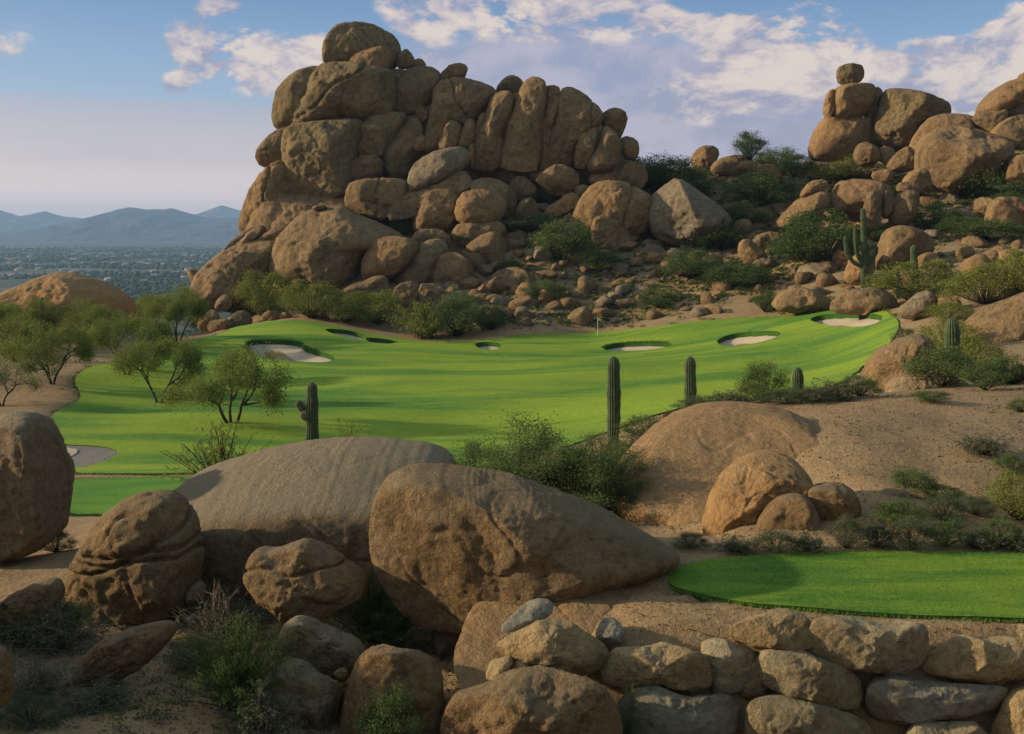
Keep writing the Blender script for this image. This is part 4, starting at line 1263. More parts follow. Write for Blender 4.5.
plants("""
yel0|262 316 56 46|yellow green bush in front of the flank rock
cre0|240 318 30 26|small green bush left of the yellow one at the flank
yel1|312 318 60 38|broad olive bush at the foot of the largest dome
yel0|345 322 50 32|low olive bush right of the dome foot bush
yel1|378 324 58 34|spreading yellow bush above the small sand strip
broomy|425 338 56 36|brightest yellow tufted bush behind the green
cre1|458 336 52 44|dark green bush right of the bright yellow tufted one
cre0|492 330 30 26|small green bush among rocks left of the oval boulder
cre0|500 182 32 18|green bush growing at the foot of the standing columns
dk0|402 236 28 16|small dark bush in the dip right of the crouching rock
cre2|465 243 34 14|dark low bush under the loaf boulder
cre0|540 206 26 20|green bush behind the small round rock mid slope
cre1|530 232 50 18|spread of green below the tilted orange egg
cre0|566 262 58 44|tall pale green bush left of the cracked dark block
cre1|600 270 40 22|green bush below the cracked dark block
dk0|508 272 24 14|dark shrub right of the broad wedge boulder
cre0|545 300 44 20|green shrub above the oval boulder
cre2|660 308 40 22|dark green bush at the right of the flag pile
dk1|642 190 60 32|large bush on the skyline right of the crag, left half
cre1|672 190 54 34|large bush on the skyline right of the crag, right half
cre0|690 196 44 22|green bush under the orange saddle rock
dk1|750 160 30 28|lone round bush standing on the saddle skyline
cre1|776 172 44 24|green bush right of the lone skyline bush
cre0|795 178 36 24|green bush beside the foot of the pinnacle
yel0|845 182 56 26|pale green bush in front of the pinnacle
cre0|760 206 70 36|wide green bush on the hillside below the saddle
cre2|742 226 50 24|dark brush between the leaning boulder and the gully
dk1|818 268 74 58|big dark bush left of the many armed cactus
dk0|795 262 40 30|dark bush at the left side of the big dark one
cre2|722 250 50 30|dark bush right of the leaning grey brown boulder
dk0|740 288 66 26|dark brush below the bright orange gully boulder
cre0|690 278 50 30|dull bush below the leaning boulder
dk1|765 312 26 22|small dark bush at the left of the long pale orange boulder
yel1|972 200 54 48|round yellow green bush in front of the giant dome
dk0|1004 216 44 24|dark bush under the small orange rock
cre0|940 192 40 18|green brush at the foot of the giant dome
cre1|1012 198 50 22|green bush below the right edge stack
cre0|935 232 44 30|green shrub right of the tan boulder's top
dk0|958 236 34 20|dark shrub below the whitish boulder
cre1|990 240 60 22|green shrub below the split faced boulder
yel0|920 296 80 36|yellowish thicket behind the armed saguaro pair
yel0|985 304 70 40|broad yellow green palo verde on the right slope
yel1|1018 300 60 50|yellow green palo verde at the right edge
yel1|950 322 44 20|yellow brush beside the pointed grey boulder
sage0|918 316 26 14|pale brush touching the pointed grey boulder
cre0|908 300 26 14|shrub at the top of the pointed grey boulder
cre1|880 290 30 18|green scrub above the low wide boulder
cre0|850 196 24 10|sprig of green above the broken outcrop
cre2|880 242 30 18|dark shrub in the shade of the broken outcrop
cre0|905 200 30 14|green patch between outcrop and twin domes
""", 'bushes on the rocky hill')

plants("""
yel1|965 378 70 44|yellow green bush behind the single stout cactus
cre1|940 388 60 44|green bush left of the single stout cactus
cre0|985 390 44 32|green bush right of the single stout cactus
yel0|948 352 60 34|pale bush behind the dark brown boulder
cre2|1012 384 40 30|dark bush under the right edge boulder
sage0|905 342 24 14|grey brush at the fairway's right corner
big0|765 402 52 42|airy bush behind the orange dome's crest
sage0|700 414 50 18|low grey brush at the foot of the second cactus
sage1|735 404 50 14|low brush line on the dome crest, left part
sage0|785 404 50 14|low brush line on the dome crest, middle part
sage1|830 400 50 20|low brush left of the dark brown boulder
cre0|860 396 40 22|green brush touching the dark brown boulder
sage0|812 402 36 14|grey tuft right of the short cactus
cre0|650 442 56 28|green bush right of the tallest cactus
sage1|645 456 60 26|grey green brush on the dome's left shoulder
big1|480 502 96 62|dark green bush, leftmost of the thicket behind the pointed giant
big0|522 506 96 90|tallest bush of the thicket with a spike of leaves
big1|570 512 110 72|wide dark bush in the middle of the thicket
big0|610 508 80 66|rightmost bush of the thicket touching the orange dome
big1|548 488 80 54|bush at the back of the thicket
big0|600 474 70 40|bush between the thicket and the tallest cactus
feath|222 500 84 74 30|feathery upright shrub behind the flat topped giant
feath|350 470 46 46 33|thin sprigs showing over the flat topped giant
cre0|932 402 36 12|small green tuft on the crest beside the pale slab
sage1|984 454 48 22|dark spiky bush on the gravel slope
cre1|913 494 40 28|green bush behind the low brown boulder
yel1|1018 520 60 50|yellow green bush at the right edge above the tee
cre0|1010 474 30 22|little green bush at the right edge of the gravel slope
cre0|1020 412 24 14|tiny bush on the crest at the right edge
""", 'bushes of the middle ground')

plants("""
sage0|846 548 36 34|silvery round bursage right of the two touching boulders
sage1|876 546 44 32|grey bursage third behind the tee
sage0|910 548 46 30|olive bursage in the middle behind the tee
cre0|945 546 44 28|greener bursage right of the middle
sage1|975 548 40 22|low bursage beside the bare orange patch
cre1|900 524 50 24|green bursage in the second row behind the tee
sage0|945 520 46 24|grey bursage in the second row, right
sage0|775 552 44 22|grey brush beneath the left touching boulder
sage1|735 552 40 16|low brush beneath the tall rounded boulder
sage1|806 551 40 20|low brush beneath the two touching boulders
cre0|1000 546 40 30|bursage near the right edge
sage0|975 515 34 20|little bursage on the slope foot
sage0|690 548 34 16|grey brush at the dome's base
cre0|940 500 40 16|green brush at the top of the slope foot
sage1|1015 550 40 26|bursage at the right edge of the tee
""", 'low bursage bushes behind the tee', 'bursage')

plants("""
broom0|240 712 100 96|dense dark green broom bush in the lower left foreground
broom1|372 640 90 72|green broom bush below the pointed giant
broom0|395 648 56 50|smaller broom in front of the dark hollow
dry0|222 640 84 58|grey dead brittlebush with pale tips above the broom
dry0|60 650 90 50|dark twiggy shrub beneath the half buried boulder
cre1|50 640 76 40|green shrub growing by the half buried boulder
sage1|262 738 70 54|silvery leafy sprigs at the bottom beside the broom
sage1|200 668 60 36|pale sprigs at the tip of the spindle stone
dry0|300 612 70 56|bare twigs in front of the angular boulder
cre0|392 752 60 70|thin leafy twigs over the wide lumpy boulder
sage1|100 706 70 22|low grey plants on the dirt at bottom left
sage0|30 724 60 30|grey tuft in the bottom left corner
dry0|40 696 80 40|dark fallen twigs left of the spindle stone
dry0|440 734 60 40|dry twigs in the hollow left of the round backed boulder
broom1|630 742 28 52 13.4|thin green weed sprouting from the wall beside the pale stone
sage0|56 552 34 22|small shrub at the foot of the left edge boulder
""", 'foreground shrubs')

# ------------------------------------------------------------------ saguaros
def ribbed(path, radii, ribs=16, amp=0.11):
    path = np.asarray(path, float)
    n = len(path); sides = ribs * 4
    t = np.gradient(path, axis=0); t /= np.linalg.norm(t, axis=1)[:, None]
    ref = np.array([0.02, 1.0, 0.03])
    a = np.cross(t, ref); a /= np.linalg.norm(a, axis=1)[:, None]
    b = np.cross(t, a)
    ang = np.linspace(0, 2 * np.pi, sides, endpoint=False)
    rr = 1 + amp * (np.abs(np.cos(ang * ribs / 2)) * 2 - 1)
    v = path[:, None] + (radii[:, None] * rr[None])[:, :, None] * (np.cos(ang)[None, :, None] * a[:, None] + np.sin(ang)[None, :, None] * b[:, None])
    f = []
    for i in range(n - 1):
        k = np.arange(sides); k2 = (k + 1) % sides
        f.append(np.column_stack([i * sides + k, i * sides + k2, (i + 1) * sides + k2, (i + 1) * sides + k]))
    nor = np.cos(ang)[None, :, None] * a[:, None] + np.sin(ang)[None, :, None] * b[:, None]
    return v.reshape(-1, 3), np.vstack(f), v[:, ::4][:, :], nor[:, ::4]

def limb(parent, name, pts, R, taper=0.85, spine=0.05):
    pts = np.asarray(pts, float)
    # smooth path
    seg = np.linalg.norm(np.diff(pts, axis=0), axis=1); s = np.concatenate([[0], np.cumsum(seg)])
    n = max(18, int(s[-1] / 0.07))
    q = np.linspace(0, s[-1], n)
    path = np.stack([np.interp(q, s, pts[:, k]) for k in range(3)], -1)
    for _ in range(4):
        path[1:-1] = (path[:-2] + path[1:-1] * 2 + path[2:]) / 4
    u = q / q[-1]
    rad = R * (0.82 + 0.26 * np.sin(np.pi * np.clip(u * 0.9 + 0.05, 0, 1)))
    rad = rad * (1 + 0.05 * np.sin(q * 5.3 + R * 40) + 0.035 * np.sin(q * 11.7 + 1))
    end = q[-1] - q
    rad = rad * np.sqrt(np.clip(1 - np.clip(1 - end / (R * 1.3), 0, 1) ** 2, 0.0004, 1))
    v, f, ridge, nor = ribbed(path, rad)
    o = obj(name, mesh_np(name, v, f, M['cactus']), parent=parent)
    # spines
    rs = np.random.RandomState(int(R * 1e4) + n)
    rp = ridge.reshape(-1, 3); rn = nor.reshape(-1, 3)
    k = rs.choice(len(rp), min(len(rp) * 3, 7000))
    p = rp[k] + rs.normal(size=(len(k), 3)) * 0.01
    d = rn[k] + rs.normal(size=(len(k), 3)) * 0.45 + np.array([0, 0, .1])
    tip = p + d * spine * rs.uniform(0.6, 1.2, len(k))[:, None]
    side = np.cross(d, rs.normal(size=(len(k), 3))); side /= np.linalg.norm(side, axis=1)[:, None]
    w = side * 0.0035
    vv = np.stack([p - w, p + w, tip], 1).reshape(-1, 3)
    ff = np.arange(len(k) * 3).reshape(-1, 3)
    sp = obj('spines', mesh_np('spines', vv, ff, M['spine'], False), parent=o)
    return o

def saguaro(px, ybase, ytop, wpx, D, label, arms=(), lean=0.0, group='saguaro cacti'):
    b, t = at(px, ybase, D), at(px + lean, ytop, D)
    g = h([b[0]], [D])[0]
    z0 = min(g, b[2]) - 0.1
    root = obj('saguaro', None, (b[0], D, z0))
    root.empty_display_size = 0.3
    tag(root, label, 'cactus', group)
    R = wpx / 2000 * D
    H = t[2] - z0
    limb(root, 'trunk', [(0, 0, 0), (0, 0, H * 0.4), ((t[0] - b[0]) * .6, 0, H * 0.75), (t[0] - b[0], 0, H)], R)
    for (pts, w) in arms:
        A_ = []
        for (ax, ay, dy) in pts:
            q = at(ax, ay, D)
            A_.append((q[0] - b[0], dy, q[2] - z0))
        limb(root, 'arm', A_, w / 2000 * D)
    return root

saguaro(312, 448, 382, 11, 30, 'saguaro with two stubby left arms behind the flat topped giant',
        [([(309, 414, 0), (303, 410, 0), (299, 404, 0), (298, 400, 0)], 6.5), ([(309, 418, -.1), (305, 416, -.15), (305, 411, -.15)], 6)])
saguaro(613.5, 436, 356, 11.5, 40, 'tallest single column saguaro at the edge of the fairway')
saguaro(690, 410, 356, 10, 43, 'slim column saguaro right of the tallest one')
saguaro(797.5, 399, 367, 9.5, 44.5, 'short stout saguaro on the brushy crest')
saguaro(952, 366, 318, 12.5, 52, 'stout sunlit saguaro between yellow bushes')
saguaro(863, 290, 208, 5, 121, 'many armed saguaro beside the smooth tan boulder',
        [([(863, 268, 0), (853, 262, 0), (847, 254, 0), (845, 236, 0)], 3.6), ([(863, 264, .3), (859, 256, .4), (857, 244, .4), (856, 228, .4)], 3.6),
         ([(863, 262, 0), (868, 258, 0), (867, 244, 0)], 3.2), ([(863, 266, 0), (871, 262, 0), (876, 252, 0), (877, 246, 0)], 3.6)])
saguaro(913.5, 296, 245, 6, 108, 'pale saguaro with several thin arms behind the grey boulder',
        [([(913, 292, 0), (918, 288, 0), (918, 268, 0)], 4), ([(913, 294, 0), (925, 290, 0), (930, 282, 0), (931, 276, 0)], 4)])
saguaro(898, 296, 268, 3.8, 109, 'thin low saguaro stem left of the pale armed one')
saguaro(42, 345, 297, 3.5, 118, 'distant slender saguaro in front of the bedrock hump')

# ------------------------------------------------------------------ dead snag, flag
def snag():
    g = ground_at(676, 424)
    root = obj('dead_branch', None, g)
    A_ = Acc(); rs = np.random.RandomState(5)
    for k in range(7):
        a = rs.uniform(0, 6.28); L = rs.uniform(.5, 1.0)
        tip = np.array([math.cos(a) * L * .8, math.sin(a) * L * .6, L * .7])
        A_.add(*tube(bezier(np.zeros(3), tip * .5 + rs.normal(size=3) * .15, tip, 6), np.linspace(.03, .008, 6), 4))
    me = A_.mesh('dead_branch', M['twig'])
    bpy.data.objects.remove(root)
    o = obj('dead_branch', me, g)
    tag(o, 'bare bent dead branch on the dome shoulder near the tallest cactus', 'branch')
snag()

g = ground_at(597.5, 336)
fl = obj('golf_flag', None, (g[0], g[1], g[2]))
fl.empty_display_size = 0.3
tag(fl, 'yellow golf flag on a thin white pole standing on the green', 'golf flag')
v, f = tube(np.array([(0, 0, 0), (0, 0, 1.2), (0, 0, 2.4)]), [0.028] * 3, 8)
obj('pole', mesh_np('pole', v, f, M['white']), parent=fl)
u, w = np.meshgrid(np.linspace(0, 1, 12), np.linspace(0, 1, 8))
fx = 0.02 + u * 0.42; fz = 2.38 - w * 0.42 - u * 0.20 * (1 - w) - u * u * 0.10
fy = 0.05 * np.sin(u * 6 + w)
vv = np.stack([fx, fy, fz], -1).reshape(-1, 3)
vv = np.vstack([vv, vv + np.array([0, 0.01, 0])])
idx = (np.arange(7)[:, None] * 12 + np.arange(11)[None]).ravel()
q1 = np.column_stack([idx, idx + 1, idx + 13, idx + 12])
obj('flag', mesh_np('flag', vv, np.vstack([q1, q1[:, ::-1] + 96]), M['flag']), parent=fl)
# ------------------------------------------------------------------ scattered small rocks
rs = np.random.RandomState(77)
def rock_proto(seed, mat):
    v, f = ico(3 if seed < 90 else 3)
    r = np.random.RandomState(seed)
    q = v * r.uniform(0.75, 1.25, 3)
    for k in range(7):
        d = r.normal(size=3); d /= np.linalg.norm(d)
        q = q - np.maximum(q @ d - r.uniform(.55, .8), 0)[:, None] * .9 * d
    q = q * (1 + 0.10 * fbm(v * 1.6 + seed, 3, seed))[:, None]
    return mesh_np('boulder', q, f, M[mat])
RP = [rock_proto(100 + k, m) for k, m in enumerate(['crag', 'cragwarm', 'craggrey', 'crag', 'cragwarm', 'crag'])]

def in_px(x, y, z):
    d = np.array([x, y, z]); fw = d[1] * CP - d[2] * SP; up = d[1] * SP + d[2] * CP
    return CX + FPX * d[0] / fw, CY - FPX * up / fw

small = []
taken = []
for tries in range(5000):
    if len(small) >= 260: break
    px, py = (rs.uniform(440, 1024), rs.uniform(190, 318)) if tries % 3 else (rs.uniform(430, 640), rs.uniform(235, 325))
    if py < 170 + max(0, (860 - px)) * 0.1: continue
    if px > 860 and py > 285: continue
    g = ground_at(px, py)
    if g is None or inside(g[None, :2], FAIR)[0]: continue
    if any((px - a) ** 2 + (py - b) ** 2 < 60 for a, b in taken): continue
    taken.append((px, py))
    small.append((rs.uniform(0.35, 1.0) ** 1.6 * 1.7, g))
small.sort(key=lambda t: -t[0] / t[1][1])
A_ = Acc()
v, f = ico(3)
for k, (s, g) in enumerate(small):
    sc3 = np.array([s * rs.uniform(.8, 1.6), s * rs.uniform(.8, 1.3), s * rs.uniform(.6, 1.0)])
    a = rs.uniform(0, 6.28)
    me_ = RP[rs.randint(6)]
    if k < 80:
        o = obj('boulder', me_, (g[0], g[1], g[2] + s * .25), None, a, tuple(sc3))
        tag(o, 'small brown rock lying in the scrub of the rocky hillside', 'rock', 'small rocks scattered over the hillside')
    else:
        q = np.array([p_.co[:] for p_ in me_.vertices]) * sc3
        q = np.stack([q[:, 0] * math.cos(a) - q[:, 1] * math.sin(a), q[:, 0] * math.sin(a) + q[:, 1] * math.cos(a), q[:, 2]], -1)
        A_.add(q + g + np.array([0, 0, s * .25]), f)
o = obj('rubble', A_.mesh('rubble', M['crag']))
tag(o, 'loose head sized stones strewn between the boulders of the hillside', 'rubble', None, 'stuff')

RM = []
for k, m in enumerate(['crag', 'cragwarm', 'crag', 'craggrey', 'crag']):
    v, f = ico(4)
    r_ = np.random.RandomState(300 + k)
    q = v.copy()
    for _ in range(12):
        d = r_.normal(size=3); d /= np.linalg.norm(d)
        q = q - np.maximum(q @ d - r_.uniform(.5, .8), 0)[:, None] * .93 * d
    q = q * (1.15 + 0.09 * fbm(v * 1.8 + k, 4, k + 40))[:, None]
    RM.append(mesh_np('boulder', q, f, M[m]))
mids = []
for tries in range(3000):
    if len(mids) >= 62: break
    px, py = (rs.uniform(400, 660), rs.uniform(222, 326)) if tries % 2 else (rs.uniform(640, 1010), rs.uniform(165, 300))
    if px > 860 and py > 270: continue
    g = ground_at(px, py)
    if g is None or inside(g[None, :2], FAIR)[0] or g[1] < 100: continue
    if any((px - a) ** 2 + ((py - b) * 1.3) ** 2 < 17 ** 2 for a, b in mids): continue
    mids.append((px, py))
    s = rs.uniform(0.7, 1.5)
    o = obj('boulder', RM[rs.randint(5)], (g[0], g[1], g[2] + s * .2), None, rs.uniform(0, 6.28), (s * rs.uniform(.9, 1.5), s * rs.uniform(.9, 1.3), s * rs.uniform(.65, 1.0)))
    tag(o, 'knee to waist high brown boulder among the broken rocks of the hillside', 'boulder', 'middle sized boulders of the hillside')

# pebbles and low scrub: nobody could count them
def rubble(name, pts, sizes, mat, label, cat):
    v, f = ico(1)
    A_v, A_f = [], []
    r = np.random.RandomState(3)
    k = len(v)
    for i, (p, s) in enumerate(zip(pts, sizes)):
        q = v * r.uniform(.6, 1.3, 3) * s * (1 + r.uniform(-.25, .25, (k, 1)))
        A_v.append(q + p); A_f.append(f + i * k)
    o = obj(name, mesh_np(name, np.vstack(A_v), np.vstack(A_f), M[mat]))
    tag(o, label, cat, None, 'stuff')
def ground_pts(n, x0, x1, y0, y1, seed, avoid=(), px_test=None):
    r = np.random.RandomState(seed)
    p = np.column_stack([r.uniform(x0, x1, n), r.uniform(y0, y1, n)])
    for q in (FAIR, LAWN, TEE, PATH) + tuple(BUNK):
        p = p[~inside(p, q)]
    return np.column_stack([p, h(p[:, 0], p[:, 1])])
p = ground_pts(5000, -9, 0.5, 11, 24, 4)
r = np.random.RandomState(4)
rubble('pebbles', p, r.uniform(.008, .035, len(p)), 'fore', 'loose pebbles and gravel on the shaded dirt among the foreground boulders', 'gravel')
p = ground_pts(2600, -0.5, 10, 13.8, 17, 35)
rubble('gravel', p, np.random.RandomState(8).uniform(.004, .022, len(p)) ** 1.0, 'dome', 'orange grit and small stones on the strip between the tee and its wall', 'gravel')
p = ground_pts(9000, 3, 26, 20, 42, 5)
rubble('gravel', p, r.uniform(.008, .04, len(p)), 'dome', 'fine pale gravel strewn over the slope above the tee', 'gravel')
p = ground_pts(7000, -8, 95, 128, 182, 6)
rubble('rubble', p, r.uniform(.08, .34, len(p)) , 'crag', 'stony rubble covering the rocky hillside', 'rubble')

# low scrub cover
def scrub(name, pts, wid, mat, label, per=26, leaf=0.09, seed=1):
    r = np.random.RandomState(seed)
    A_ = Acc()
    c = np.repeat(pts, per, 0)
    w = np.repeat(wid, per)
    c = c + r.normal(size=c.shape) * np.column_stack([w * .42, w * .42, w * .16]) + np.column_stack([w * 0, w * 0, w * .22])
    leaves(A_, c, r, leaf)
    o = obj(name, A_.mesh(name, M[mat], False))
    tag(o, label, 'scrub', None, 'stuff')
p = ground_pts(2900, -5, 95, 129, 180, 11)
scrub('low_scrub', p, r.uniform(.35, 1.1, len(p)), 'leaf_dark', 'low dark scrub filling the gaps between rocks on the hillside', 44, 0.17, 2)
p = ground_pts(1100, 10, 95, 95, 170, 12)
scrub('low_scrub', p, r.uniform(.35, 1.0, len(p)), 'leaf_yellow', 'pale dry tufts dotted over the right hillside', 36, 0.14, 3)
p = ground_pts(260, -70, -28, 60, 140, 13)
scrub('low_scrub', p, r.uniform(.2, .5, len(p)), 'leaf_grey', 'small grey weeds on the sandy bank left of the fairway', 20, 0.07, 4)
p = ground_pts(110, 3, 26, 21, 42, 14)
scrub('low_scrub', p, r.uniform(.08, .22, len(p)), 'leaf_sage', 'tiny dry weeds on the gravel slope', 24, 0.03, 5)

p = ground_pts(700, -9, 0.2, 11, 19, 24)
scrub('leaf_litter', p, np.random.RandomState(1).uniform(.08, .30, len(p)), 'leaf_dark', 'low weeds and dark leaf litter on the shaded dirt between the foreground boulders', 34, 0.022, 6)
p = ground_pts(420, -9, 0.2, 11, 20, 25)
scrub('dry_litter', p, np.random.RandomState(2).uniform(.08, .26, len(p)), 'twig', 'dry twig litter scattered on the dirt in the lower left', 30, 0.028, 7)
def blades(name, pts, hgt, wid, mat, label, seed=1):
    r = np.random.RandomState(seed)
    n = len(pts)
    a = r.uniform(0, 6.28, n)
    dx = np.stack([np.cos(a), np.sin(a), a * 0], -1) * wid
    lean = np.stack([r.normal(size=n), r.normal(size=n), np.zeros(n)], -1) * 0.35
    hh = hgt * r.uniform(.5, 1.2, n)
    tip = pts + (lean + np.array([0, 0, 1.0])) * hh[:, None]
    v = np.stack([pts - dx, pts + dx, tip], 1).reshape(-1, 3)
    o = obj(name, mesh_np(name, v, np.arange(3 * n).reshape(-1, 3), M[mat], False))
    tag(o, label, 'grass', None, 'stuff')
def along(poly, step, n_per, spread, seed):
    r = np.random.RandomState(seed)
    q = resample(poly, step)
    q = np.repeat(q, n_per, 0)
    return q + r.normal(size=q.shape) * spread
p, hb_ = [], []
for k, q in enumerate(BUNK):
    c = q.mean(0)
    p.append(along(c + (q - c) * 1.02, 0.12, 7, 0.14, k))
    hb_.append(np.where(p[-1][:, 1] > c[1] + 0.8, 0.20, 0.04) * (1.0 if np.ptp(q[:, 0]) > 7 and np.ptp(q[:, 1]) > 4 else 0.3))
p = np.vstack(p); hb_ = np.concatenate(hb_)
blades('rough_grass', np.column_stack([p, h(p[:, 0], p[:, 1]) + 0.05]), hb_, 0.025, 'turfedge', 'shaggy dark grass hanging over the lips of the bunkers', 3)
p = along(FAIR, 0.25, 6, 0.25, 5); p = p[(p[:, 1] > 40)]
blades('rough_grass', np.column_stack([p, h(p[:, 0], p[:, 1])]), 0.12, 0.025, 'turfedge', 'rough grass fringe along the border of the fairway', 4)
r = np.random.RandomState(6)
bb0, bb1 = TEE.min(0), TEE.max(0)
p = np.column_stack([r.uniform(bb0[0], bb1[0], 150000), r.uniform(bb0[1], bb1[1], 150000)])
p = p[inside(p, TEE)]
z_ = -6.0 + 0.02 * gnoise(np.stack([p[:, 0], p[:, 1], p[:, 0] * 0], -1) * 0.5, 2)
blades('tee_grass', np.column_stack([p, z_]), 0.013, 0.004, 'tee', 'closely mown green grass covering the tee', 5)
p = along(TEE, 0.03, 10, 0.05, 7)
blades('rough_grass', np.column_stack([p, p[:, 0] * 0 - 6.05]), 0.062, 0.005, 'tee', 'slightly longer grass fringe around the rim of the tee', 6)
p = along(LAWN, 0.08, 6, 0.12, 8)
blades('rough_grass', np.column_stack([p, h(p[:, 0], p[:, 1])]), 0.12, 0.012, 'turfedge', 'grass fringe around the near lawn on the left', 7)

# ------------------------------------------------------------------ mountains, plain
def mountain(D, prof, depth, seed, amp=0.12):
    prof = P(prof)
    xs = np.array([at(a, b, D)[0] for a, b in prof]); zs = np.array([at(a, b, D)[2] for a, b in prof])
    nu, nv = 260, 90
    X = np.linspace(xs[0], xs[-1], nu); Yv = np.linspace(-1, 1, nv)
    gx, gy = np.meshgrid(X, Yv)
    ridge = np.interp(gx.ravel(), xs, zs + 100.0)
    s = np.abs(gy.ravel())
    q = np.stack([gx.ravel() / depth * 2.2, gy.ravel() * 2.2, gx.ravel() * 0 + seed], -1)
    n_ = 1 - np.abs(fbm(q * 1.6, 5, seed)) * 1.0
    prof_v = np.clip(1 - s, 0, 1) ** 0.9
    z = ridge * prof_v * (1 + (n_ - 0.8) * 0.9 * s * 1.6) + ridge * 0.03 * fbm(q * 6, 3, seed + 3) * (0.35 + s)
    z = np.where(s > 0.985, -3, z)
    v = np.column_stack([gx.ravel(), D + gy.ravel() * depth, -100.0 + z])
    ii = (np.arange(nv - 1)[:, None] * nu + np.arange(nu - 1)[None]).ravel()
    o = obj('mountain', mesh_np('mountain', v, np.column_stack([ii, ii + 1, ii + nu + 1, ii + nu]), M['mount']))
    tag(o, kind='structure')
mountain(9000, "-10,236 20,231 60,226 95,216 118,209 130,207 145,209 165,209 172,208 185,212 205,217 230,218 250,216 290,219 330,214 380,222 420,236", 1500, 3)
mountain(13000, "150,234 175,222 205,211 222,205 235,209 260,214 300,206 340,212 380,216 430,232", 1200, 8)
mountain(12300, "-190,230 -150,212 -110,208 -80,214 -30,206 0,210 20,216 45,211 62,216 90,219 130,217 165,221 200,230", 1200, 12)

r = np.random.RandomState(9)
v, f = ico(1)
A_v, A_f = [], []
cnt = 0
DD = 820 * (5200 / 820) ** r.uniform(size=9000)
XX = (r.uniform(-60, 330, 9000) - 512) / 1000 * DD
kk = gnoise(np.stack([XX * .004, DD * .004, XX * 0], -1), 4) > -0.15
DD, XX = DD[kk], XX[kk]
HH = h(XX, DD)
for x, D, hz in zip(XX, DD, HH):
    s = r.uniform(1.4, 3.2) * (1 + D / 4000)
    A_v.append(v * np.array([s * r.uniform(.9, 1.6), s * r.uniform(.9, 1.5), s * .8]) * (1 + r.uniform(-.25, .25, (len(v), 1))) + (x, D, hz + s * .5)); A_f.append(f + cnt * len(v)); cnt += 1
o = obj('far_woodland', mesh_np('far_woodland', np.vstack(A_v), np.vstack(A_f), M['farwood']))
tag(o, 'scattered desert trees covering the hazy valley floor', 'woodland', None, 'stuff')

# houses of the far village
def house_proto(seed):
    r = np.random.RandomState(seed)
    w, d_, hh = r.uniform(9, 17), r.uniform(8, 12), r.uniform(3, 4.5)
    root = obj('far_house', None)
    def box(x0, x1, y0, y1, z0, z1):
        v = np.array([(x, y, z) for z in (z0, z1) for y in (y0, y1) for x in (x0, x1)])
        f = np.array([(0, 1, 5, 4), (1, 3, 7, 5), (3, 2, 6, 7), (2, 0, 4, 6), (4, 5, 7, 6)])
        return v, f
    A_ = Acc(); A_.add(*box(-w / 2, w / 2, -d_ / 2, d_ / 2, -2, hh)); A_.add(*box(-w / 2 + 1, w / 6, -d_ / 2 - 3.98, -d_ / 2 - .02, -2, hh - 1.0))
    obj('wall', A_.mesh('wall', M['stucco'], False), parent=root)
    v = np.array([(-w / 2 - .5, -d_ / 2 - .5, hh + .01), (w / 2 + .5, -d_ / 2 - .5, hh + .01), (w / 2 + .5, d_ / 2 + .5, hh + .01), (-w / 2 - .5, d_ / 2 + .5, hh + .01),
                  (-w / 4, 0, hh + 2), (w / 4, 0, hh + 2)])
    me = bpy.data.meshes.new('roof')
    me.from_pydata([tuple(q) for q in v], [], [(0, 1, 5, 4), (1, 2, 5), (2, 3, 4, 5), (3, 0, 4), (0, 3, 2, 1)])
    me.materials.append(M['rooftile'])
    obj('roof', me, parent=root)
    return root
HP = [house_proto(k) for k in range(4)]
first = [True] * 4
r = np.random.RandomState(19)
for i in range(75):
    py = r.uniform(254, 267) if i > 24 else r.uniform(268, 282); px = r.uniform(-30, 270)
    if r.uniform() < 0.3: px = r.choice([30, 75, 120, 160]) + r.normal() * 12
    D = -100 / (ray(px, py)[2] / ray(px, py)[1])
    x = at(px, py, D)[0]
    k = i % 4
    lab, grp = 'pale low house in the distant hazy village on the plain', 'houses of the far village'
    sc = r.uniform(.8, 1.4)
    if first[k]:
        first[k] = False; o = HP[k]
        o.location = (x, D, -100); o.rotation_euler = (0, 0, r.uniform(-.6, .6)); tag(o, lab, 'house', grp)
    else:
        o = copy_thing(HP[k], (x, D, -100), r.uniform(-.6, .6), (sc, sc, sc), lab, grp)
        o['category'] = 'house'
# ------------------------------------------------------------------ camera, light, air
cam = bpy.data.cameras.new('camera')
cam.sensor_width = 36.0
cam.lens = 36.0 * FPX / 1024.0
cam.clip_start = 0.3
cam.clip_end = 60000
co = bpy.data.objects.new('camera', cam)
COL.objects.link(co)
co.location = (0, 0, 0)
co.rotation_euler = (math.radians(90) - PITCH, 0, 0)
scene.camera = co

SUN_EL = math.radians(17.0)
SUN_DIR = np.array([-1.0, SUN_Y, 0.0]); SUN_DIR /= np.linalg.norm(SUN_DIR)
SUN_VEC = np.array([SUN_DIR[0] * math.cos(SUN_EL), SUN_DIR[1] * math.cos(SUN_EL), math.sin(SUN_EL)])
sl = bpy.data.lights.new('sun', 'SUN')
sl.energy = SUN_STRENGTH
sl.color = (1.0, 0.82, 0.56)
sl.angle = math.radians(1.2)
so = bpy.data.objects.new('sun', sl)
COL.objects.link(so)
so.rotation_euler = Vector(SUN_VEC).to_track_quat('Z', 'Y').to_euler()

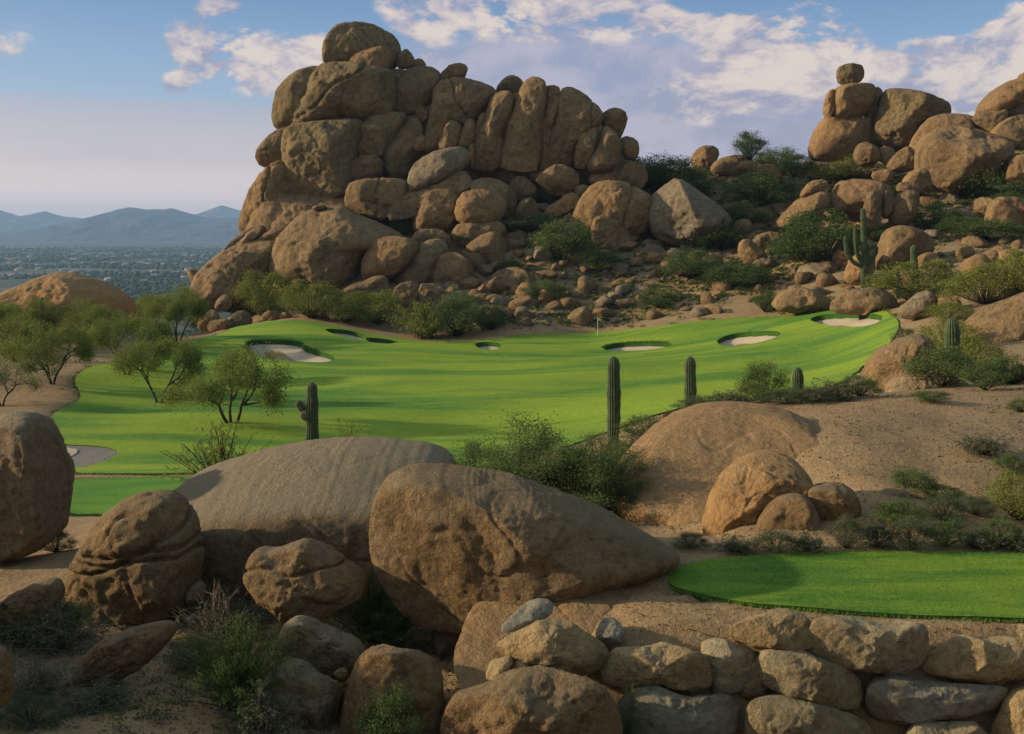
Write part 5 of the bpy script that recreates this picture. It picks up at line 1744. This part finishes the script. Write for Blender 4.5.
w = bpy.data.worlds.new('World')
scene.world = w
w.use_nodes = True
w.node_tree.nodes.clear()
nt = NT(w.node_tree)
wo = nt.node('ShaderNodeOutputWorld')
bg = nt.node('ShaderNodeBackground')
bg.inputs[1].default_value = 0.12
sky = nt.node('ShaderNodeTexSky')
sky.sky_type = 'NISHITA'
sky.sun_disc = False
sky.sun_elevation = SUN_EL
sky.sun_rotation = math.atan2(SUN_VEC[0], SUN_VEC[1])
sky.air_density = 1.2
sky.dust_density = 1.0
sky.ozone_density = 2.0
tc = nt.node('ShaderNodeTexCoord')
d = tc.outputs['Generated']
sx = nt.node('ShaderNodeSeparateXYZ')
nt.l.new(d, sx.inputs[0])
z = sx.outputs[2]
G_ = 1 / 0.12
def c_(r, g, b):    # a display colour as radiance in sky units
    f = lambda q: ((q / 255) / 12.92 if q / 255 < .04045 else ((q / 255 + .055) / 1.055) ** 2.4)
    return (f(r) * G_ * SKYG, f(g) * G_ * SKYG, f(b) * G_ * SKYG)
# clear air by height above the horizon
def el(py):
    r_ = ray(512, py); return float(r_[2] / np.linalg.norm(r_))
ramp = nt.node('ShaderNodeValToRGB')
nt.l.new(nt.maprange(z, -0.05, 0.45, 0, 1, False), ramp.inputs[0])
cr = ramp.color_ramp
stops = [(el(240), (158, 156, 170)), (el(205), (178, 171, 179)), (el(165), (184, 177, 188)), (el(135), (174, 171, 190)), (el(112), (158, 165, 191)), (el(102), (140, 166, 200)), (el(60), (122, 156, 198)), (el(0), (96, 136, 184)), (0.42, (52, 92, 150))]
while len(cr.elements) < len(stops): cr.elements.new(0.5)
INS = tuple(q * G_ for q in HAZE_IN)
for e_, (p_, c) in zip(cr.elements, stops):
    e_.position = (p_ + 0.05) / 0.5
    T_ = math.exp(-HAZE * min(14600, 345 / max(p_, 0.004)))
    k = [max(a - b * (1 - T_), 0.05) / T_ for a, b in zip(c_(*c), INS)]; mx_ = 60.0
    e_.color = (k[0] / mx_, k[1] / mx_, k[2] / mx_, 1)
air = nt.vmath('SCALE', ramp.outputs[0], scale=60.0)
# the painted air only low over the horizon; the physical sky above
low = nt.maprange(z, 0.30, 0.48, 1.0, 0.0)
skyc = nt.mix(nt.math('MULTIPLY', low, 0.88), nt.vmath('MULTIPLY', sky.outputs[0], (2.1, 1.75, 1.3)), air)
# clouds
def blob(px, py, wx, wy, amp=1.0):
    c = ray(px, py); c = c / np.linalg.norm(c)
    v = nt.vmath('SUBTRACT', d, tuple(c))
    v = nt.vmath('MULTIPLY', v, (1000 / wx, 1000 / wx, 1000 / wy))
    l = nt.vmath('LENGTH', v)
    return nt.math('MULTIPLY', nt.maprange(l, 1.6, 0.0), amp)
warp = nt.vmath('MULTIPLY', d, (1.0, 1.0, 1.9))
n1 = nt.noise(warp, 9.0, 8, 0.62, 0.35)
n2 = nt.noise(warp, 22.0, 6, 0.62, 0.2)
def total(bl):
    t = None
    for b_ in bl:
        o_ = blob(*b_)
        t = o_ if t is None else nt.math('ADD', t, o_)
    return t
puff = total([(224, 16, 30, 20, 1.1), (192, 46, 24, 28, 1.3), (178, 84, 16, 12, 1.0), (256, 62, 46, 30, 1.7), (318, 52, 24, 22, 1.1), (460, 6, 80, 30, .95), (575, 12, 90, 32, 1.0),
              (672, 26, 40, 14, .6), (815, 34, 80, 44, 1.2), (915, 12, 70, 28, -1.2), (745, -5, 50, 18, -.8), (775, 78, 80, 46, 1.05), (730, 25, 30, 16, 1.1), (922, 62, 30, 28, 1.5), (1010, 78, 60, 52, 1.6), (965, 98, 40, 22, .9), (690, 100, 60, 26, .7),
              (425, 40, 30, 30, .6), (1100, 40, 90, 90, 1.1), (-60, 30, 90, 40, .7), (105, 58, 18, 8, .35)])
veil = total([(560, 110, 230, 55, .9), (780, 140, 220, 60, .9), (950, 150, 160, 50, .7), (920, 20, 90, 36, -.9), (500, 70, 130, 40, .6), (640, 60, 150, 40, .6), (120, 150, 260, 30, .3)])
dens = nt.math('ADD', 0.50, nt.math('MULTIPLY', nt.math('SUBTRACT', n1, 0.5), 2.6))
dens = nt.math('ADD', dens, nt.math('MULTIPLY', nt.math('SUBTRACT', n2, 0.5), 1.3))
dens = nt.math('MULTIPLY', dens, puff)
a1 = nt.maprange(dens, 0.16, 0.42)
vd = nt.math('MULTIPLY', veil, nt.math('ADD', 0.75, nt.math('MULTIPLY', nt.math('SUBTRACT', nt.noise(nt.vmath('MULTIPLY', d, (1, 1, 4.5)), 7.0, 6, 0.6, 0.5), 0.5), 2.4)))
a2 = nt.math('MULTIPLY', nt.maprange(vd, 0.12, 0.75), 0.85)
vcol = nt.mix(nt.maprange(n1, 0.4, 0.62), c_(160, 163, 190), c_(196, 187, 203))
skyc = nt.mix(a2, skyc, vcol)
n1s = nt.noise(nt.vmath('ADD', warp, (-0.010, 0, 0.022)), 9.0, 8, 0.62, 0.35)
relief = nt.math('SUBTRACT', n1, n1s)
lit = nt.math('ADD', nt.math('MULTIPLY', relief, 2.8), nt.math('MULTIPLY', nt.math('SUBTRACT', n2, 0.5), 1.6))
lit = nt.maprange(nt.math('ADD', lit, nt.math('MULTIPLY', nt.math('MINIMUM', dens, 0.9), 0.35)), -0.25, 0.55)
ccol = nt.mix(lit, c_(163, 162, 188), c_(240, 222, 208))
skyc = nt.mix(nt.math('MULTIPLY', a1, 0.93), skyc, ccol)
nt.l.new(skyc, bg.inputs[0])
nt.l.new(bg.outputs[0], wo.inputs[0])

# air: one closed box round everything
if HAZE > 0:
    x0, x1, y0, y1, z0, z1 = -15000, 15000, -3000, 14600, -104, 345
    v = np.array([(x, y, zz) for zz in (z0, z1) for y in (y0, y1) for x in (x0, x1)])
    f = np.array([(0, 1, 5, 4), (1, 3, 7, 5), (3, 2, 6, 7), (2, 0, 4, 6), (4, 5, 7, 6), (0, 2, 3, 1)])
    m, nt2, out = new_mat('haze')
    pv = nt2.node('ShaderNodeVolumePrincipled')
    pv.inputs['Color'].default_value = (0.40, 0.64, 1.0, 1)
    pv.inputs['Density'].default_value = HAZE
    pv.inputs['Anisotropy'].default_value = 0.1
    nt2.l.new(pv.outputs[0], out.inputs['Volume'])
    m.cycles.homogeneous_volume = True
    o = obj('haze', mesh_np('haze', v, f, m, False))
    tag(o, 'thin blue evening haze filling the air over the valley', 'haze', None, 'stuff')

scene.view_settings.view_transform = 'Standard'
scene.view_settings.look = 'None'
scene.view_settings.exposure = EXPO
scene.view_settings.gamma = 1.0
scene.view_settings.use_curve_mapping = False
scene.cycles.use_denoising = True
scene.cycles.max_bounces = 5
scene.cycles.diffuse_bounces = 2
scene.cycles.transmission_bounces = 3
scene.cycles.volume_bounces = 0
scene.cycles.sample_clamp_indirect = 4.0
